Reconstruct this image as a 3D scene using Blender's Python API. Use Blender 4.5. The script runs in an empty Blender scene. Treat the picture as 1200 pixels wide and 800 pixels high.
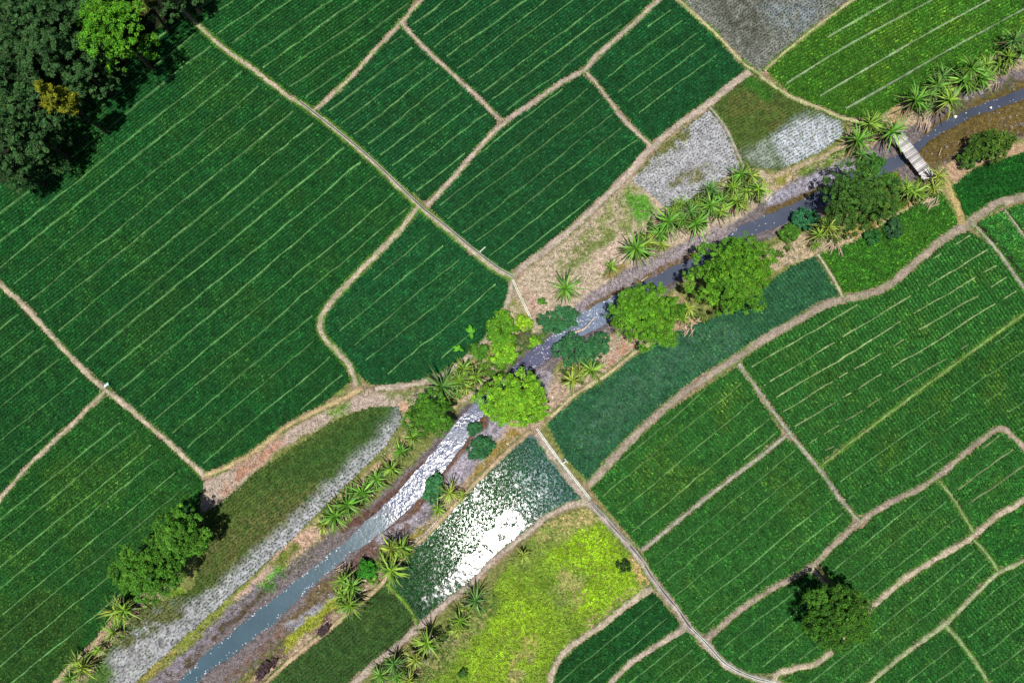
import bpy, math, random
import numpy as np
from mathutils import Vector

rng = np.random.default_rng(7)
random.seed(7)
PI = math.pi
scene = bpy.context.scene
COL = scene.collection

# ------------------------------------------------------------------ survey frame
H = 80.0                       # drone height (m)
TILT = math.radians(5.7)       # camera leans a little towards +Y
ST, CT = math.sin(TILT), math.cos(TILT)

def G(px, py, z=0.0):
    """ground point seen at photo coordinate (1200x800)"""
    px = np.asarray(px, float); py = np.asarray(py, float)
    u = (px-600)/800.0; v = (400-py)/800.0
    dy = v*CT + ST; dz = v*ST - CT
    t = (z-H)/dz
    return np.stack([u*t, dy*t], -1)

def W(pts):
    a = np.array(pts, float)
    return G(a[:, 0], a[:, 1])

def srgb(r, g, b, k=1.0):
    def f(c):
        c /= 255.0
        return (c/12.92 if c <= .04045 else ((c+.055)/1.055)**2.4)*k
    return np.array([f(r), f(g), f(b)])

KA = 0.66     # appearance under the noon sun -> albedo
def A(r, g, b):
    return srgb(r, g, b, KA)

# ------------------------------------------------------------------ numpy helpers
_lat = np.random.default_rng(3).random((257, 257))
def vnoise(x, y, s=1.0, seed=0):
    x = np.asarray(x)*s + seed*17.31; y = np.asarray(y)*s + seed*7.77
    xi = np.floor(x).astype(int); yi = np.floor(y).astype(int)
    fx = x-xi; fy = y-yi
    fx = fx*fx*(3-2*fx); fy = fy*fy*(3-2*fy)
    a = _lat[xi % 256, yi % 256]; b = _lat[(xi+1) % 256, yi % 256]
    c = _lat[xi % 256, (yi+1) % 256]; d = _lat[(xi+1) % 256, (yi+1) % 256]
    return (a*(1-fx)+b*fx)*(1-fy)+(c*(1-fx)+d*fx)*fy

def fbm(x, y, s=1.0, seed=0, o=3):
    t = 0; a = 1; n = 0
    for i in range(o):
        t = t + a*vnoise(x, y, s*2**i, seed+i*3); n += a; a *= .5
    return t/n

def smooth(a, b, x):
    t = np.clip((x-a)/(b-a+1e-9), 0, 1)
    return t*t*(3-2*t)

def seg_dist(P, line, closed=False):
    L = np.asarray(line)
    n = len(L) if closed else len(L)-1
    d = np.full(len(P), 1e9)
    for i in range(n):
        a = L[i]; b = L[(i+1) % len(L)]
        ab = b-a; q = ab@ab + 1e-12
        t = np.clip(((P-a)@ab)/q, 0, 1)
        dd = P-(a+t[:, None]*ab)
        d = np.minimum(d, dd[:, 0]**2+dd[:, 1]**2)
    return np.sqrt(d)

def inside(P, poly):
    L = np.asarray(poly); r = np.zeros(len(P), bool)
    x, y = P[:, 0], P[:, 1]
    for i in range(len(L)):
        x1, y1 = L[i]; x2, y2 = L[i-1]
        c = ((y1 > y) != (y2 > y))
        if y1 == y2: continue
        r ^= c & (x < (x2-x1)*(y-y1)/(y2-y1)+x1)
    return r

def sdf(P, poly):
    """positive inside"""
    L = np.asarray(poly); out = np.full(len(P), -50.0)
    lo = L.min(0)-8; hi = L.max(0)+8
    m = (P[:, 0] > lo[0]) & (P[:, 0] < hi[0]) & (P[:, 1] > lo[1]) & (P[:, 1] < hi[1])
    if m.any():
        q = P[m]; d = seg_dist(q, L, True)
        out[m] = np.where(inside(q, L), d, -d)
    return out

def spline(pts, step=.3):
    P = np.asarray(pts, float)
    if len(P) < 2: return P
    E = np.vstack([2*P[0]-P[1], P, 2*P[-1]-P[-2]])
    out = []
    for i in range(1, len(E)-2):
        p0, p1, p2, p3 = E[i-1], E[i], E[i+1], E[i+2]
        n = max(2, int(np.linalg.norm(p2-p1)/step))
        t = np.linspace(0, 1, n, endpoint=False)[:, None]
        out.append(.5*((2*p1)+(-p0+p2)*t+(2*p0-5*p1+4*p2-p3)*t**2+(-p0+3*p1-3*p2+p3)*t**3))
    out.append(P[-1:])
    return np.vstack(out)

# ------------------------------------------------------------------ mesh / object helpers
def build(name, V, F, mats, mi=None, cols=None, parent=None, smooth_sh=False):
    """V (n,3); F (m,4) quads or list of (m,k) arrays; mi material index per face; cols per vertex rgb"""
    me = bpy.data.meshes.new(name)
    Fs = F if isinstance(F, list) else [F]
    Fs = [np.asarray(f, np.int32) for f in Fs if len(f)]
    V = np.asarray(V, np.float32)
    me.vertices.add(len(V)); me.vertices.foreach_set('co', V.ravel())
    loops = np.concatenate([f.ravel() for f in Fs])
    starts = []; s = 0
    for f in Fs:
        starts.append(s+np.arange(len(f))*f.shape[1]); s += f.size
    starts = np.concatenate(starts).astype(np.int32)
    me.loops.add(len(loops)); me.loops.foreach_set('vertex_index', loops)
    me.polygons.add(len(starts)); me.polygons.foreach_set('loop_start', starts)
    if mi is not None: me.polygons.foreach_set('material_index', np.asarray(mi, np.int32))
    if smooth_sh: me.polygons.foreach_set('use_smooth', np.ones(len(starts), bool))
    me.update(calc_edges=True)
    if cols is not None:
        ca = me.color_attributes.new('Col', 'FLOAT_COLOR', 'POINT')
        c4 = np.ones((len(V), 4), np.float32); c4[:, :3] = cols
        ca.data.foreach_set('color', c4.ravel())
    for m in (mats if isinstance(mats, (list, tuple)) else [mats]): me.materials.append(m)
    o = bpy.data.objects.new(name, me); COL.objects.link(o)
    if parent: o.parent = parent
    return o

def tag(o, label=None, cat=None, group=None, kind=None):
    if label: o['label'] = label
    if cat: o['category'] = cat
    if group: o['group'] = group
    if kind: o['kind'] = kind
    return o

def empty(name, x, y, z=0, rz=0, label=None, cat=None, group=None):
    o = bpy.data.objects.new(name, None); COL.objects.link(o)
    o.location = (x, y, z); o.rotation_euler = (0, 0, rz); o.empty_display_size = .3
    return tag(o, label, cat, group)

class MB:
    """collects boxes and tubes into one mesh"""
    def __init__(s): s.V = []; s.F = []; s.n = 0; s.C = []
    def add(s, V, F, c=(1, 1, 1)):
        V = np.asarray(V, float); s.V.append(V); s.F.append(np.asarray(F)+s.n); s.n += len(V)
        s.C.append(np.tile(np.asarray(c, float), (len(V), 1)) if np.ndim(c) == 1 else c)
    def box(s, c, size, rz=0, col=(1, 1, 1), jit=0):
        v = np.array([(x, y, z) for x in (-.5, .5) for y in (-.5, .5) for z in (-.5, .5)])*np.array(size)
        if jit: v = v + rng.normal(0, jit, v.shape)
        ca, sa = math.cos(rz), math.sin(rz)
        v = np.stack([v[:, 0]*ca-v[:, 1]*sa, v[:, 0]*sa+v[:, 1]*ca, v[:, 2]], -1)+np.array(c)
        s.add(v, [(0, 1, 3, 2), (4, 6, 7, 5), (0, 4, 5, 1), (2, 3, 7, 6), (0, 2, 6, 4), (1, 5, 7, 3)], col)
    def tube(s, pts, rad, seg=7, col=(1, 1, 1), cap=True):
        P = np.asarray(pts, float); n = len(P)
        R = np.broadcast_to(np.asarray(rad, float), (n,))
        V = []; up = np.array([.31, .17, .93])
        for i in range(n):
            d = P[min(i+1, n-1)]-P[max(i-1, 0)]; d /= np.linalg.norm(d)+1e-9
            a = np.cross(d, up); 
            if np.linalg.norm(a) < .05: a = np.cross(d, (1, 0, 0))
            a /= np.linalg.norm(a); b = np.cross(d, a)
            th = np.linspace(0, 2*PI, seg, endpoint=False)
            V.append(P[i]+R[i]*(np.cos(th)[:, None]*a+np.sin(th)[:, None]*b))
        V = np.vstack(V); F = []
        for i in range(n-1):
            for k in range(seg):
                F.append((i*seg+k, i*seg+(k+1) % seg, (i+1)*seg+(k+1) % seg, (i+1)*seg+k))
        if cap:
            V = np.vstack([V, P[0], P[-1]]); c0 = n*seg
            for k in range(0, seg-1, 1):
                F.append((c0, (k+1) % seg, k, k)) if False else None
            for k in range(seg):
                k2 = (k+1) % seg
                F.append((c0, c0, k2, k)) if False else None
        s.add(V, F, col)
    def make(s, name, mat, parent=None, smooth_sh=False):
        return build(name, np.vstack(s.V), np.vstack(s.F), mat, cols=np.vstack(s.C), parent=parent, smooth_sh=smooth_sh)

# ------------------------------------------------------------------ materials
def mat(name, rough=.8, spec=.3, n1=(2.5, .35), n2=(14, .3), bump=0.0, bscale=6, const=None, transl=0.0, sat=None):
    m = bpy.data.materials.new(name); m.use_nodes = True
    nt = m.node_tree; N = nt.nodes; L = nt.links; N.clear()
    out = N.new('ShaderNodeOutputMaterial'); bs = N.new('ShaderNodeBsdfPrincipled')
    bs.inputs['Roughness'].default_value = rough; bs.inputs['Specular IOR Level'].default_value = spec
    geo = N.new('ShaderNodeNewGeometry')
    if const is None:
        at = N.new('ShaderNodeAttribute'); at.attribute_name = 'Col'; c = at.outputs['Color']
    else:
        rg = N.new('ShaderNodeRGB'); rg.outputs[0].default_value = (*const, 1); c = rg.outputs[0]
    for k, nn in enumerate((n1, n2)):
        if not nn: continue
        sc, amp = nn
        no = N.new('ShaderNodeTexNoise'); no.inputs['Scale'].default_value = sc; no.inputs['Detail'].default_value = 4
        L.new(geo.outputs['Position'], no.inputs['Vector'])
        mr = N.new('ShaderNodeMapRange'); mr.inputs[1].default_value = .3; mr.inputs[2].default_value = .7
        mr.inputs[3].default_value = 1-amp; mr.inputs[4].default_value = 1+amp
        L.new(no.outputs['Fac'], mr.inputs[0])
        mx = N.new('ShaderNodeVectorMath'); mx.operation = 'SCALE'
        L.new(c, mx.inputs[0]); L.new(mr.outputs[0], mx.inputs['Scale']); c = mx.outputs[0]
    L.new(c, bs.inputs['Base Color'])
    if bump:
        no = N.new('ShaderNodeTexNoise'); no.inputs['Scale'].default_value = bscale; no.inputs['Detail'].default_value = 5
        L.new(geo.outputs['Position'], no.inputs['Vector'])
        bp = N.new('ShaderNodeBump'); bp.inputs['Strength'].default_value = bump; bp.inputs['Distance'].default_value = .1
        L.new(no.outputs['Fac'], bp.inputs['Height']); L.new(bp.outputs[0], bs.inputs['Normal'])
    if transl:
        tr = N.new('ShaderNodeBsdfTranslucent'); L.new(c, tr.inputs['Color'])
        ms = N.new('ShaderNodeMixShader'); ms.inputs[0].default_value = transl
        L.new(bs.outputs[0], ms.inputs[1]); L.new(tr.outputs[0], ms.inputs[2]); L.new(ms.outputs[0], out.inputs[0])
    else:
        L.new(bs.outputs[0], out.inputs[0])
    return m

def water_mat(name, rough, scale, strength, dist, spec=.5, big=None):
    m = mat(name, rough=rough, spec=spec, n1=(.35, .15), n2=None)
    nt = m.node_tree; N = nt.nodes; L = nt.links
    bs = [n for n in N if n.type == 'BSDF_PRINCIPLED'][0]
    geo = [n for n in N if n.type == 'NEW_GEOMETRY'][0]
    at = N.new('ShaderNodeAttribute'); at.attribute_name = 'ripple'
    no = N.new('ShaderNodeTexNoise'); no.inputs['Scale'].default_value = scale; no.inputs['Detail'].default_value = 3
    L.new(geo.outputs['Position'], no.inputs['Vector'])
    bp = N.new('ShaderNodeBump'); bp.inputs['Distance'].default_value = dist
    mu = N.new('ShaderNodeMath'); mu.operation = 'MULTIPLY'; mu.inputs[1].default_value = strength
    L.new(at.outputs['Fac'], mu.inputs[0]); L.new(mu.outputs[0], bp.inputs['Strength'])
    L.new(no.outputs['Fac'], bp.inputs['Height']); L.new(bp.outputs[0], bs.inputs['Normal'])
    return m

M_ground = mat('earth', .9, .1, (2.2, .4), (7, .6), .8, 7)
M_path = mat('path_dirt', .9, .1, (2.2, .25), (7, .5), .6, 9)
M_soil = mat('paddy_mud', .85, .08, (1.2, .35), (6, .5), .3, 6)
M_rice = mat('rice_leaf', .6, .10, (.5, .22), None, transl=.22)
M_furrow = mat('furrow_ridge', .9, .2, (1.2, .35), (8, .35))
M_leaf = mat('tree_leaf', .55, .18, None, None, transl=.18)
M_palm = mat('palm_leaf', .45, .3, None, None, transl=.1)
M_dry = mat('dry_leaf', .8, .2, None, (6, .3))
M_bark = mat('bark', .9, .1, (3, .3), (15, .3), .6, 12, const=(.045, .036, .028))
M_wood = mat('weathered_plank', .85, .25, (2, .18), (22, .25), .3, 25)
M_conc = mat('concrete', .85, .3, (2, .2), (10, .2), .3, 14)
M_grass = mat('grass_blade', .6, .25, (.6, .25), None, transl=.12)
M_plast = mat('plastic_sheet', .5, .4, (3, .15), None)
M_stream = water_mat('stream_water', .19, 2.4, .6, .10, spec=.25)
M_pond = water_mat('pond_water', .15, 1.5, .5, .05, spec=.22)
M_ditch = mat('ditch_water', .2, .5, (1.5, .3), None, const=(.07, .07, .06))

# ------------------------------------------------------------------ the survey: paths
# (points, half width m, colour, kind of verge 0..1, label)
TAN = A(202, 184, 166); PINK = A(200, 180, 170); PALE = A(200, 190, 150); GRN = A(120, 160, 60); MAUVE = A(178, 160, 148); GREY = A(180, 174, 162)
PATHS = [
 ([(180,-30),(205,0),(222,20),(262,57),(300,84),(335,111),(366,131),(400,158),(440,193),(490,241),(520,266),(550,292),(580,315),(600,326)], .42, TAN, .9),
 ([(530,-40),(495,0),(487,8),(470,27),(440,59),(405,97),(367,131)], .30, TAN, .3),
 ([(470,27),(490,49),(530,87),(565,119),(588,143)], .28, PINK, .25),
 ([(810,-35),(772,0),(740,30),(700,65),(685,82),(660,96),(625,120),(590,145),(560,175),(530,210),(500,241)], .34, PINK, .25),
 ([(687,86),(700,100),(715,120),(735,145),(763,171)], .27, PINK, .2),
 ([(760,-35),(795,0),(840,42),(870,74),(885,84),(900,97),(930,115),(960,127),(985,138),(1005,143),(1025,142)], .30, PALE, .5),
 ([(878,84),(850,105),(830,122),(800,143),(765,172),(735,205),(700,240),(670,268),(640,292),(600,323)], .45, PINK, .1),
 ([(832,126),(850,150),(862,175),(872,198)], .2, GREY, .2),
 ([(1045,-32),(1000,0),(970,22),(940,45),(910,70),(895,84)], .26, PALE, .6),
 ([(490,243),(470,268),(440,300),(410,330),(386,357),(376,375),(378,392),(395,412),(410,430),(418,452)], .45, TAN, .8),
 ([(425,455),(400,468),(365,484),(335,500),(310,520),(285,537),(262,549),(240,557)], .34, A(205,178,140), .2),
 ([(-50,290),(0,333),(25,355),(60,393),(95,430),(125,457),(160,485),(200,520),(240,558)], .35, TAN, .3),
 ([(125,457),(95,487),(60,520),(30,550),(0,585),(-50,640)], .30, TAN, .3),
 ([(600,326),(598,345),(590,367),(575,392),(555,413),(530,432),(505,445),(475,452),(440,455)], .38, PINK, .3),
 ([(1260,212),(1200,230),(1170,238),(1145,253),(1128,266),(1100,284),(1070,310),(1040,335),(1015,345),(988,350),(960,360),(930,378),(895,398),(862,420),(830,440),(795,465),(760,495),(725,530),(690,568)], .55, MAUVE, .3),
 ([(1130,265),(1120,242),(1110,218),(1100,200)], .55, A(200,175,125), .3),
 ([(1138,262),(1165,290),(1200,338),(1240,390)], .24, GREY, .3),
 ([(988,350),(975,325),(958,298)], .24, TAN, .4),
 ([(865,426),(890,460),(915,495),(935,520),(960,550),(985,585),(1008,612)], .27, GREY, .3),
 ([(920,510),(890,535),(850,565),(800,605),(752,645)], .26, GREY, .2),
 ([(960,547),(1000,515),(1060,470),(1120,425),(1200,367),(1260,325)], .20, A(135,168,98), .8),
 ([(1007,611),(1040,590),(1080,570),(1110,548),(1150,515),(1172,501),(1185,510),(1200,525),(1250,575)], .36, MAUVE, .3),
 ([(1007,611),(985,630),(960,655),(940,670),(900,692),(870,712),(845,733),(822,752)], .38, MAUVE, .3),
 ([(628,508),(655,545),(688,586),(705,604),(727,628),(748,652),(766,680),(790,710),(808,735),(828,755),(850,778),(880,793),(910,800),(960,815)], .46, A(190,172,165), .4),
 ([(764,688),(735,708),(700,735),(665,760),(650,780),(643,810),(640,850)], .42, TAN, .2),
 ([(802,735),(770,755),(740,775),(715,800),(690,830)], .36, PINK, .3),
 ([(690,586),(665,592),(640,605),(610,630),(580,655),(550,685),(520,708),(490,735),(460,760),(430,785),(400,812)], .38, PINK, .2),
 ([(490,732),(480,712),(465,695),(452,682)], .22, GRN, 1.0),
 ([(622,505),(590,533),(560,563),(530,595),(500,627),(480,645),(455,675),(430,700),(400,725),(360,757),(330,782),(295,815)], .26, A(208,180,150), .2),
 ([(645,488),(680,458),(712,438),(745,412),(775,395)], .26, A(215,195,160), .3),
 ([(1100,563),(1118,587),(1140,624)], .2, A(150,172,122), .8),
 ([(1260,540),(1200,585),(1170,602),(1140,627),(1100,652),(1060,677),(1025,707),(995,740),(970,766),(950,779),(930,782),(912,788),(905,800)], .38, TAN, .5),
 ([(1140,632),(1155,648),(1168,668)], .2, A(150,172,122), .9),
 ([(1260,612),(1200,655),(1168,671),(1140,697),(1108,729),(1070,757),(1035,785),(1000,815)], .29, A(178,182,148), .7),
 ([(1106,731),(1125,752),(1145,780),(1170,820)], .25, A(150,172,122), .9),
 ([(950,664),(966,684)], .24, TAN, .3),
 ([(1176,246),(1200,278),(1230,318)], .13, GREY, .3),
 ([(117,758),(140,725),(175,690)], .5, A(205,175,150), .0),
 ([(55,812),(90,775),(117,748),(140,722)], .35, A(205,175,150), .2),
]
PATHS = [(p, hw*.78, c*np.array([.93, .96, .90]), g) for p, hw, c, g in PATHS]
PW = [(spline(W(p), .4), hw) for p, hw, c, g in PATHS]
PB = [(l.min(0)-4, l.max(0)+4) for l, hw in PW]

def path_gap(P, k=.3):
    """soft distance to the nearest path edge (rounded at junctions)"""
    acc = np.zeros(len(P))
    for (l, hw), (lo, hi) in zip(PW, PB):
        m = (P[:, 0] > lo[0]) & (P[:, 0] < hi[0]) & (P[:, 1] > lo[1]) & (P[:, 1] < hi[1])
        if m.any():
            acc[m] += np.exp(-(seg_dist(P[m], l[::2] if len(l) > 8 else l)-hw)/k)
    return -k*np.log(acc+1e-9)

# ------------------------------------------------------------------ stream outlines
CH_N = [(110,850),(175,797),(215,765),(270,715),(320,677),(365,640),(420,603),(475,552),(520,503),(545,476),(575,450),(600,425),(625,398),(655,375),(680,355),(720,325),(770,298),(830,272),(870,253),(905,228),(945,203),(1000,184),(1030,165),(1065,150),(1100,132),(1140,106),(1200,78),(1270,50)]
CH_S = [(1270,138),(1200,160),(1160,158),(1120,185),(1085,207),(1045,218),(1005,228),(965,250),(930,268),(880,292),(840,312),(790,335),(760,355),(720,385),(690,402),(660,422),(632,457),(602,482),(585,503),(560,540),(532,572),(505,603),(470,632),(432,662),(402,692),(362,717),(332,752),(300,782),(250,830),(225,855)]
WA_N = [(155,850),(197,812),(240,767),(300,717),(350,677),(400,637),(440,600),(480,560),(510,525),(540,485),(560,465),(590,440),(612,415),(630,405),(655,388),(685,365),(710,350),(745,333),(790,312),(830,292),(868,265),(905,248),(950,228),(990,205),(1025,190),(1060,177),(1078,163),(1110,140),(1150,121),(1200,102),(1270,76)]
WA_S = [(1270,90),(1200,115),(1155,131),(1120,146),(1090,166),(1070,185),(1040,205),(1005,218),(960,245),(915,264),(875,277),(840,300),(800,325),(760,347),(720,374),(695,387),(660,407),(645,420),(620,437),(605,447),(572,477),(556,502),(530,540),(500,575),(470,605),(437,632),(410,650),(372,681),(348,702),(320,731),(280,761),(256,779),(234,796),(195,840)]
CHAN = np.vstack([spline(W(CH_N), 1.0), spline(W(CH_S), 1.0)])
WATER = np.vstack([spline(W(WA_N), 1.0), spline(W(WA_S), 1.0)])

# ------------------------------------------------------------------ ground
def axis(lo, hi, step, far):
    a = np.arange(lo, hi+step/2, step); o = []; d = step; x = hi
    while x < far: d *= 1.6; x += d; o.append(x)
    l = []; d = step; x = lo
    while x > -far: d *= 1.6; x -= d; l.append(x)
    return np.concatenate([l[::-1], a, o])
gx = axis(-67, 67, .22, 2500); gy = axis(-43, 58, .22, 2500)
X, Y = np.meshgrid(gx, gy); GP = np.stack([X.ravel(), Y.ravel()], -1)

def ground_z(P):
    dc = sdf(P, CHAN); dw = sdf(P, WATER)
    dc = dc + (fbm(P[:, 0], P[:, 1], .5, 5)-.5)*.9
    z = -.42*smooth(-.3, .9, dc)
    n = fbm(P[:, 0], P[:, 1], 1.1, 9)-.5
    z = z - .45*smooth(-.35, .5, dw+n*.5)
    z = z + (fbm(P[:, 0], P[:, 1], .9, 2)-.5)*.10*smooth(60, 40, np.abs(P[:, 0]))*smooth(-.2, .2, dc)
    z = z + (fbm(P[:, 0], P[:, 1], .6, 21)-.5)*.05
    return z

def paint(P, base, zones, warp=.5):
    """zones: ('poly'|'line', pts, width/feather, colour, opacity)"""
    Q = P + warp*np.stack([fbm(P[:, 0], P[:, 1], .8, 31)-.5, fbm(P[:, 0], P[:, 1], .8, 41)-.5], -1)*2
    C = np.tile(base, (len(P), 1)).astype(float)
    brk = fbm(P[:, 0], P[:, 1], 1.3, 77)
    for kind, pts, w, c, op in zones:
        pts = W(pts)
        if kind == 'poly':
            a = smooth(-w, w, sdf(Q, spline(np.vstack([pts, pts[:1]]), 1.2)))
        else:
            lo = pts.min(0)-w*2-2; hi = pts.max(0)+w*2+2
            m = (Q[:, 0] > lo[0]) & (Q[:, 0] < hi[0]) & (Q[:, 1] > lo[1]) & (Q[:, 1] < hi[1])
            a = np.zeros(len(P)); 
            if m.any(): a[m] = smooth(w*1.4, w*.55, seg_dist(Q[m], spline(pts, .8) if len(pts) > 2 else pts))
        a = a*op
        if op < 1: a = a*smooth(.25, .6, brk)*1.3
        a = np.clip(a, 0, 1)[:, None]
        C = C*(1-a)+np.asarray(c)*a
    return C

ch = [tuple(p) for p in CH_N]+[tuple(p) for p in CH_S]
ZONES = [
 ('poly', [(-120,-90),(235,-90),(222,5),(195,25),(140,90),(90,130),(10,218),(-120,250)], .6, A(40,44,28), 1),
 # north strip beside the curved path
 ('poly', [(600,325),(640,300),(700,245),(745,205),(790,245),(830,225),(870,195),(900,205),(905,228),(860,262),(770,300),(700,345),(640,385),(610,410),(570,455),(530,480),(500,500),(470,470),(520,445),(575,395),(598,350)], .4, A(196,178,156), 1),
 ('poly', [(650,300),(700,255),(740,215),(765,245),(745,275),(700,300),(660,325)], .6, A(150,155,100), .8),
 ('poly', [(732,225),(755,230),(768,250),(750,262),(735,245)], .4, A(100,160,60), 1),
 ('line', [(660,318),(700,290),(735,268)], .8, A(125,140,80), .7),
 ('poly', [(690,300),(740,275),(750,300),(715,325)], .5, A(212,188,170), 1),
 ('line', [(735,315),(715,322)], .6, A(155,138,85), .9),
 ('poly', [(600,340),(618,345),(625,375),(612,385),(600,360)], .4, A(140,150,70), .8),
 ('line', [(610,345),(640,375)], .9, A(190,160,145), .8),
 # left triangle of bare soil, and the strip down to the tree
 ('poly', [(418,452),(440,456),(468,462),(475,478),(440,478),(395,490),(340,520),(290,560),(255,598),(235,600),(232,575),(250,555),(300,530),(350,495),(400,470)], .3, A(190,172,158), 1),
 ('line', [(400,470),(395,482)], 1.1, A(120,150,70), .9),
 ('line', [(330,518),(290,548),(262,575)], .7, A(190,140,115), .7),
 ('line', [(460,455),(480,462)], 1.2, A(130,140,90), .7),
 ('line', [(475,478),(484,505),(440,555),(400,590)], .7, A(205,170,140), 1),
 ('line', [(490,500),(540,450),(580,415)], 1.4, A(175,155,110), .9),
 # north bank of the lower stream
 ('line', [(395,612),(330,672),(270,712),(210,762),(165,805),(130,840)], 1.7, A(140,150,70), 1),
 ('line', [(400,598),(350,640),(328,655)], 1.0, A(205,172,150), 1),
 ('line', [(320,665),(295,690),(275,705)], .6, A(200,170,155), .9),
 ('line', [(345,640),(325,662)], .7, A(120,135,55), .9),
 ('line', [(330,676),(312,690)], 1.1, A(90,170,50), 1),
 ('line', [(200,765),(165,800)], .9, A(160,150,80), .8),
 ('line', [(85,785),(120,752),(150,715),(180,695)], 1.6, A(200,172,150), 1),
 ('line', [(175,705),(205,697)], .9, A(120,150,50), .9),
 # south bank
 ('poly', [(602,482),(640,490),(622,508),(560,565),(500,628),(455,672),(400,722),(330,785),(270,840),(240,840),(300,785),(362,722),(402,695),(470,635),(530,575),(570,530)], .4, A(192,168,142), 1),
 ('line', [(600,512),(575,540),(556,560)], .8, A(160,138,75), .95),
 ('line', [(545,575),(530,590)], .8, A(180,140,120), .9),
 ('line', [(430,668),(470,640)], 1.0, A(200,165,140), .8),
 ('line', [(495,622),(488,628)], .8, A(150,140,65), .9),
 ('line', [(395,705),(350,742),(310,772),(275,805)], .75, A(165,170,60), 1),
 ('line', [(392,720),(372,742),(365,750)], .6, A(105,75,80), .95),
 ('line', [(335,760),(310,785),(290,808)], .7, A(105,78,78), .95),
 ('line', [(385,735),(345,765),(310,800)], .3, A(215,185,155), .9),
 # south bank between the trees
 ('poly', [(640,455),(690,405),(735,385),(760,395),(742,415),(690,455),(655,480),(630,480)], .4, A(190,165,145), 1),
 ('line', [(735,405),(720,430)], .8, A(190,150,125), .9),
 ('line', [(735,425),(750,412)], .5, A(140,150,80), .9),
 ('poly', [(790,340),(830,385),(800,385),(780,400),(760,420),(755,400)], .3, A(195,165,135), 1),
 ('poly', [(890,300),(940,275),(1000,275),(1050,245),(1085,215),(1110,215),(1075,245),(1000,285),(960,298),(920,312),(900,320)], .3, A(192,172,140), 1),
 ('line', [(1085,222),(1040,250),(1000,275)], .6, A(185,160,90), .8),
 ('poly', [(1090,200),(1130,185),(1200,165),(1270,150),(1270,185),(1200,182),(1150,195),(1120,215)], .4, A(190,160,130), 1),
 # north bank, upper right
 ('poly', [(900,205),(985,170),(995,150),(1060,120),(1140,75),(1200,45),(1270,10),(1270,55),(1200,82),(1140,110),(1065,152),(1000,186),(945,205),(908,230)], .3, A(188,168,138), 1),
 ('line', [(1045,150),(1055,128)], 1.0, A(190,162,122), 1),
 ('line', [(940,205),(985,185),(1005,178)], .8, A(110,140,50), .95),
 ('line', [(900,215),(930,205)], .6, A(150,150,70), .9),
 # ------- channel bed
 ('poly', ch, .35, A(128,118,120), 1),
 ('poly', [(1060,185),(1100,140),(1150,112),(1200,92),(1270,70),(1270,135),(1200,158),(1150,158),(1120,182),(1085,205)], .5, A(112,96,55), 1),
 ('line', [(1085,172),(1110,160),(1145,142)], 1.0, A(106, 92, 52), .9),
 ('line', [(1160,145),(1200,130),(1250,112)], 1.0, A(118, 100, 52), .9),
 ('line', [(1120,128),(1150,113),(1190,95)], .6, A(95,95,65), .9),
 ('line', [(1150,105),(1135,112)], .6, A(170,160,170), .9),
 ('line', [(1030,215),(1050,208)], 1.0, A(135,110,60), 1),
 ('line', [(680,360),(740,325),(800,295),(850,272)], .85, A(162,150,155), 1),
 ('line', [(695,362),(760,325),(830,290)], .55, A(118,100,75), .9),
 ('line', [(905,235),(950,212),(1000,193),(1025,183)], .8, A(165,160,175), 1),
 ('line', [(905,248),(960,224),(1000,207)], .7, A(110,95,62), 1),
 ('line', [(845,305),(870,290)], .8, A(165,140,120), .9),
 ('line', [(915,272),(945,255)], .6, A(150,135,125), 1),
 ('line', [(620,440),(610,452),(600,462)], .9, A(135,110,95), 1),
 ('line', [(640,440),(632,455)], 1.0, A(165,155,165), 1),
 ('line', [(590,448),(575,462)], .6, A(130,100,85), 1),
 ('line', [(495,545),(450,590),(400,622)], .45, A(112,84,75), 1),
 ('line', [(565,492),(540,535),(505,575),(480,605)], .55, A(118,88,70), 1),
 ('line', [(585,498),(570,512),(545,545),(530,560)], .95, A(172,165,178), 1),
 ('line', [(540,545),(520,575),(498,598)], .5, A(180,172,185), .9),
 ('line', [(480,612),(440,640),(400,680),(372,700)], .9, A(120,95,88), 1),
 ('line', [(490,610),(470,622),(450,632)], .8, A(172,165,175), .9),
 ('line', [(395,680),(360,710),(335,738)], .8, A(118,104,75), 1),
 ('line', [(385,700),(350,728),(320,752),(300,775)], .5, A(168,165,175), .95),
 ('line', [(330,745),(300,775),(270,800)], .9, A(125,105,95), .9),
 ('line', [(300,690),(250,738),(200,785),(150,830)], .5, A(140,132,142), 1),
 ('line', [(305,697),(260,738),(215,780)], .35, A(92,80,66), .9),
]
gz = ground_z(GP)
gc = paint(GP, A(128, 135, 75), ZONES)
far = (np.abs(GP[:, 0]) > 64) | (GP[:, 1] > 55) | (GP[:, 1] < -40)
gc[far] = A(45, 95, 45)*(.6+.8*fbm(GP[far, 0], GP[far, 1], .02, 7)[:, None])
pg = path_gap(GP); a = smooth(.55, .0, pg)[:, None]
dcg = sdf(GP, CHAN)
a = a*(dcg < 0)[:, None]*.9
gc = gc*(1-a)+A(165, 140, 120)*a
nx, ny = len(gx), len(gy)
idx = np.arange(nx*ny).reshape(ny, nx)
gf = np.stack([idx[:-1, :-1], idx[:-1, 1:], idx[1:, 1:], idx[1:, :-1]], -1).reshape(-1, 4)
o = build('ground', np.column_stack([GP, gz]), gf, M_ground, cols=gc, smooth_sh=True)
tag(o, 'dry earth and bare stream banks around the rice fields', kind='structure')

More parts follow.
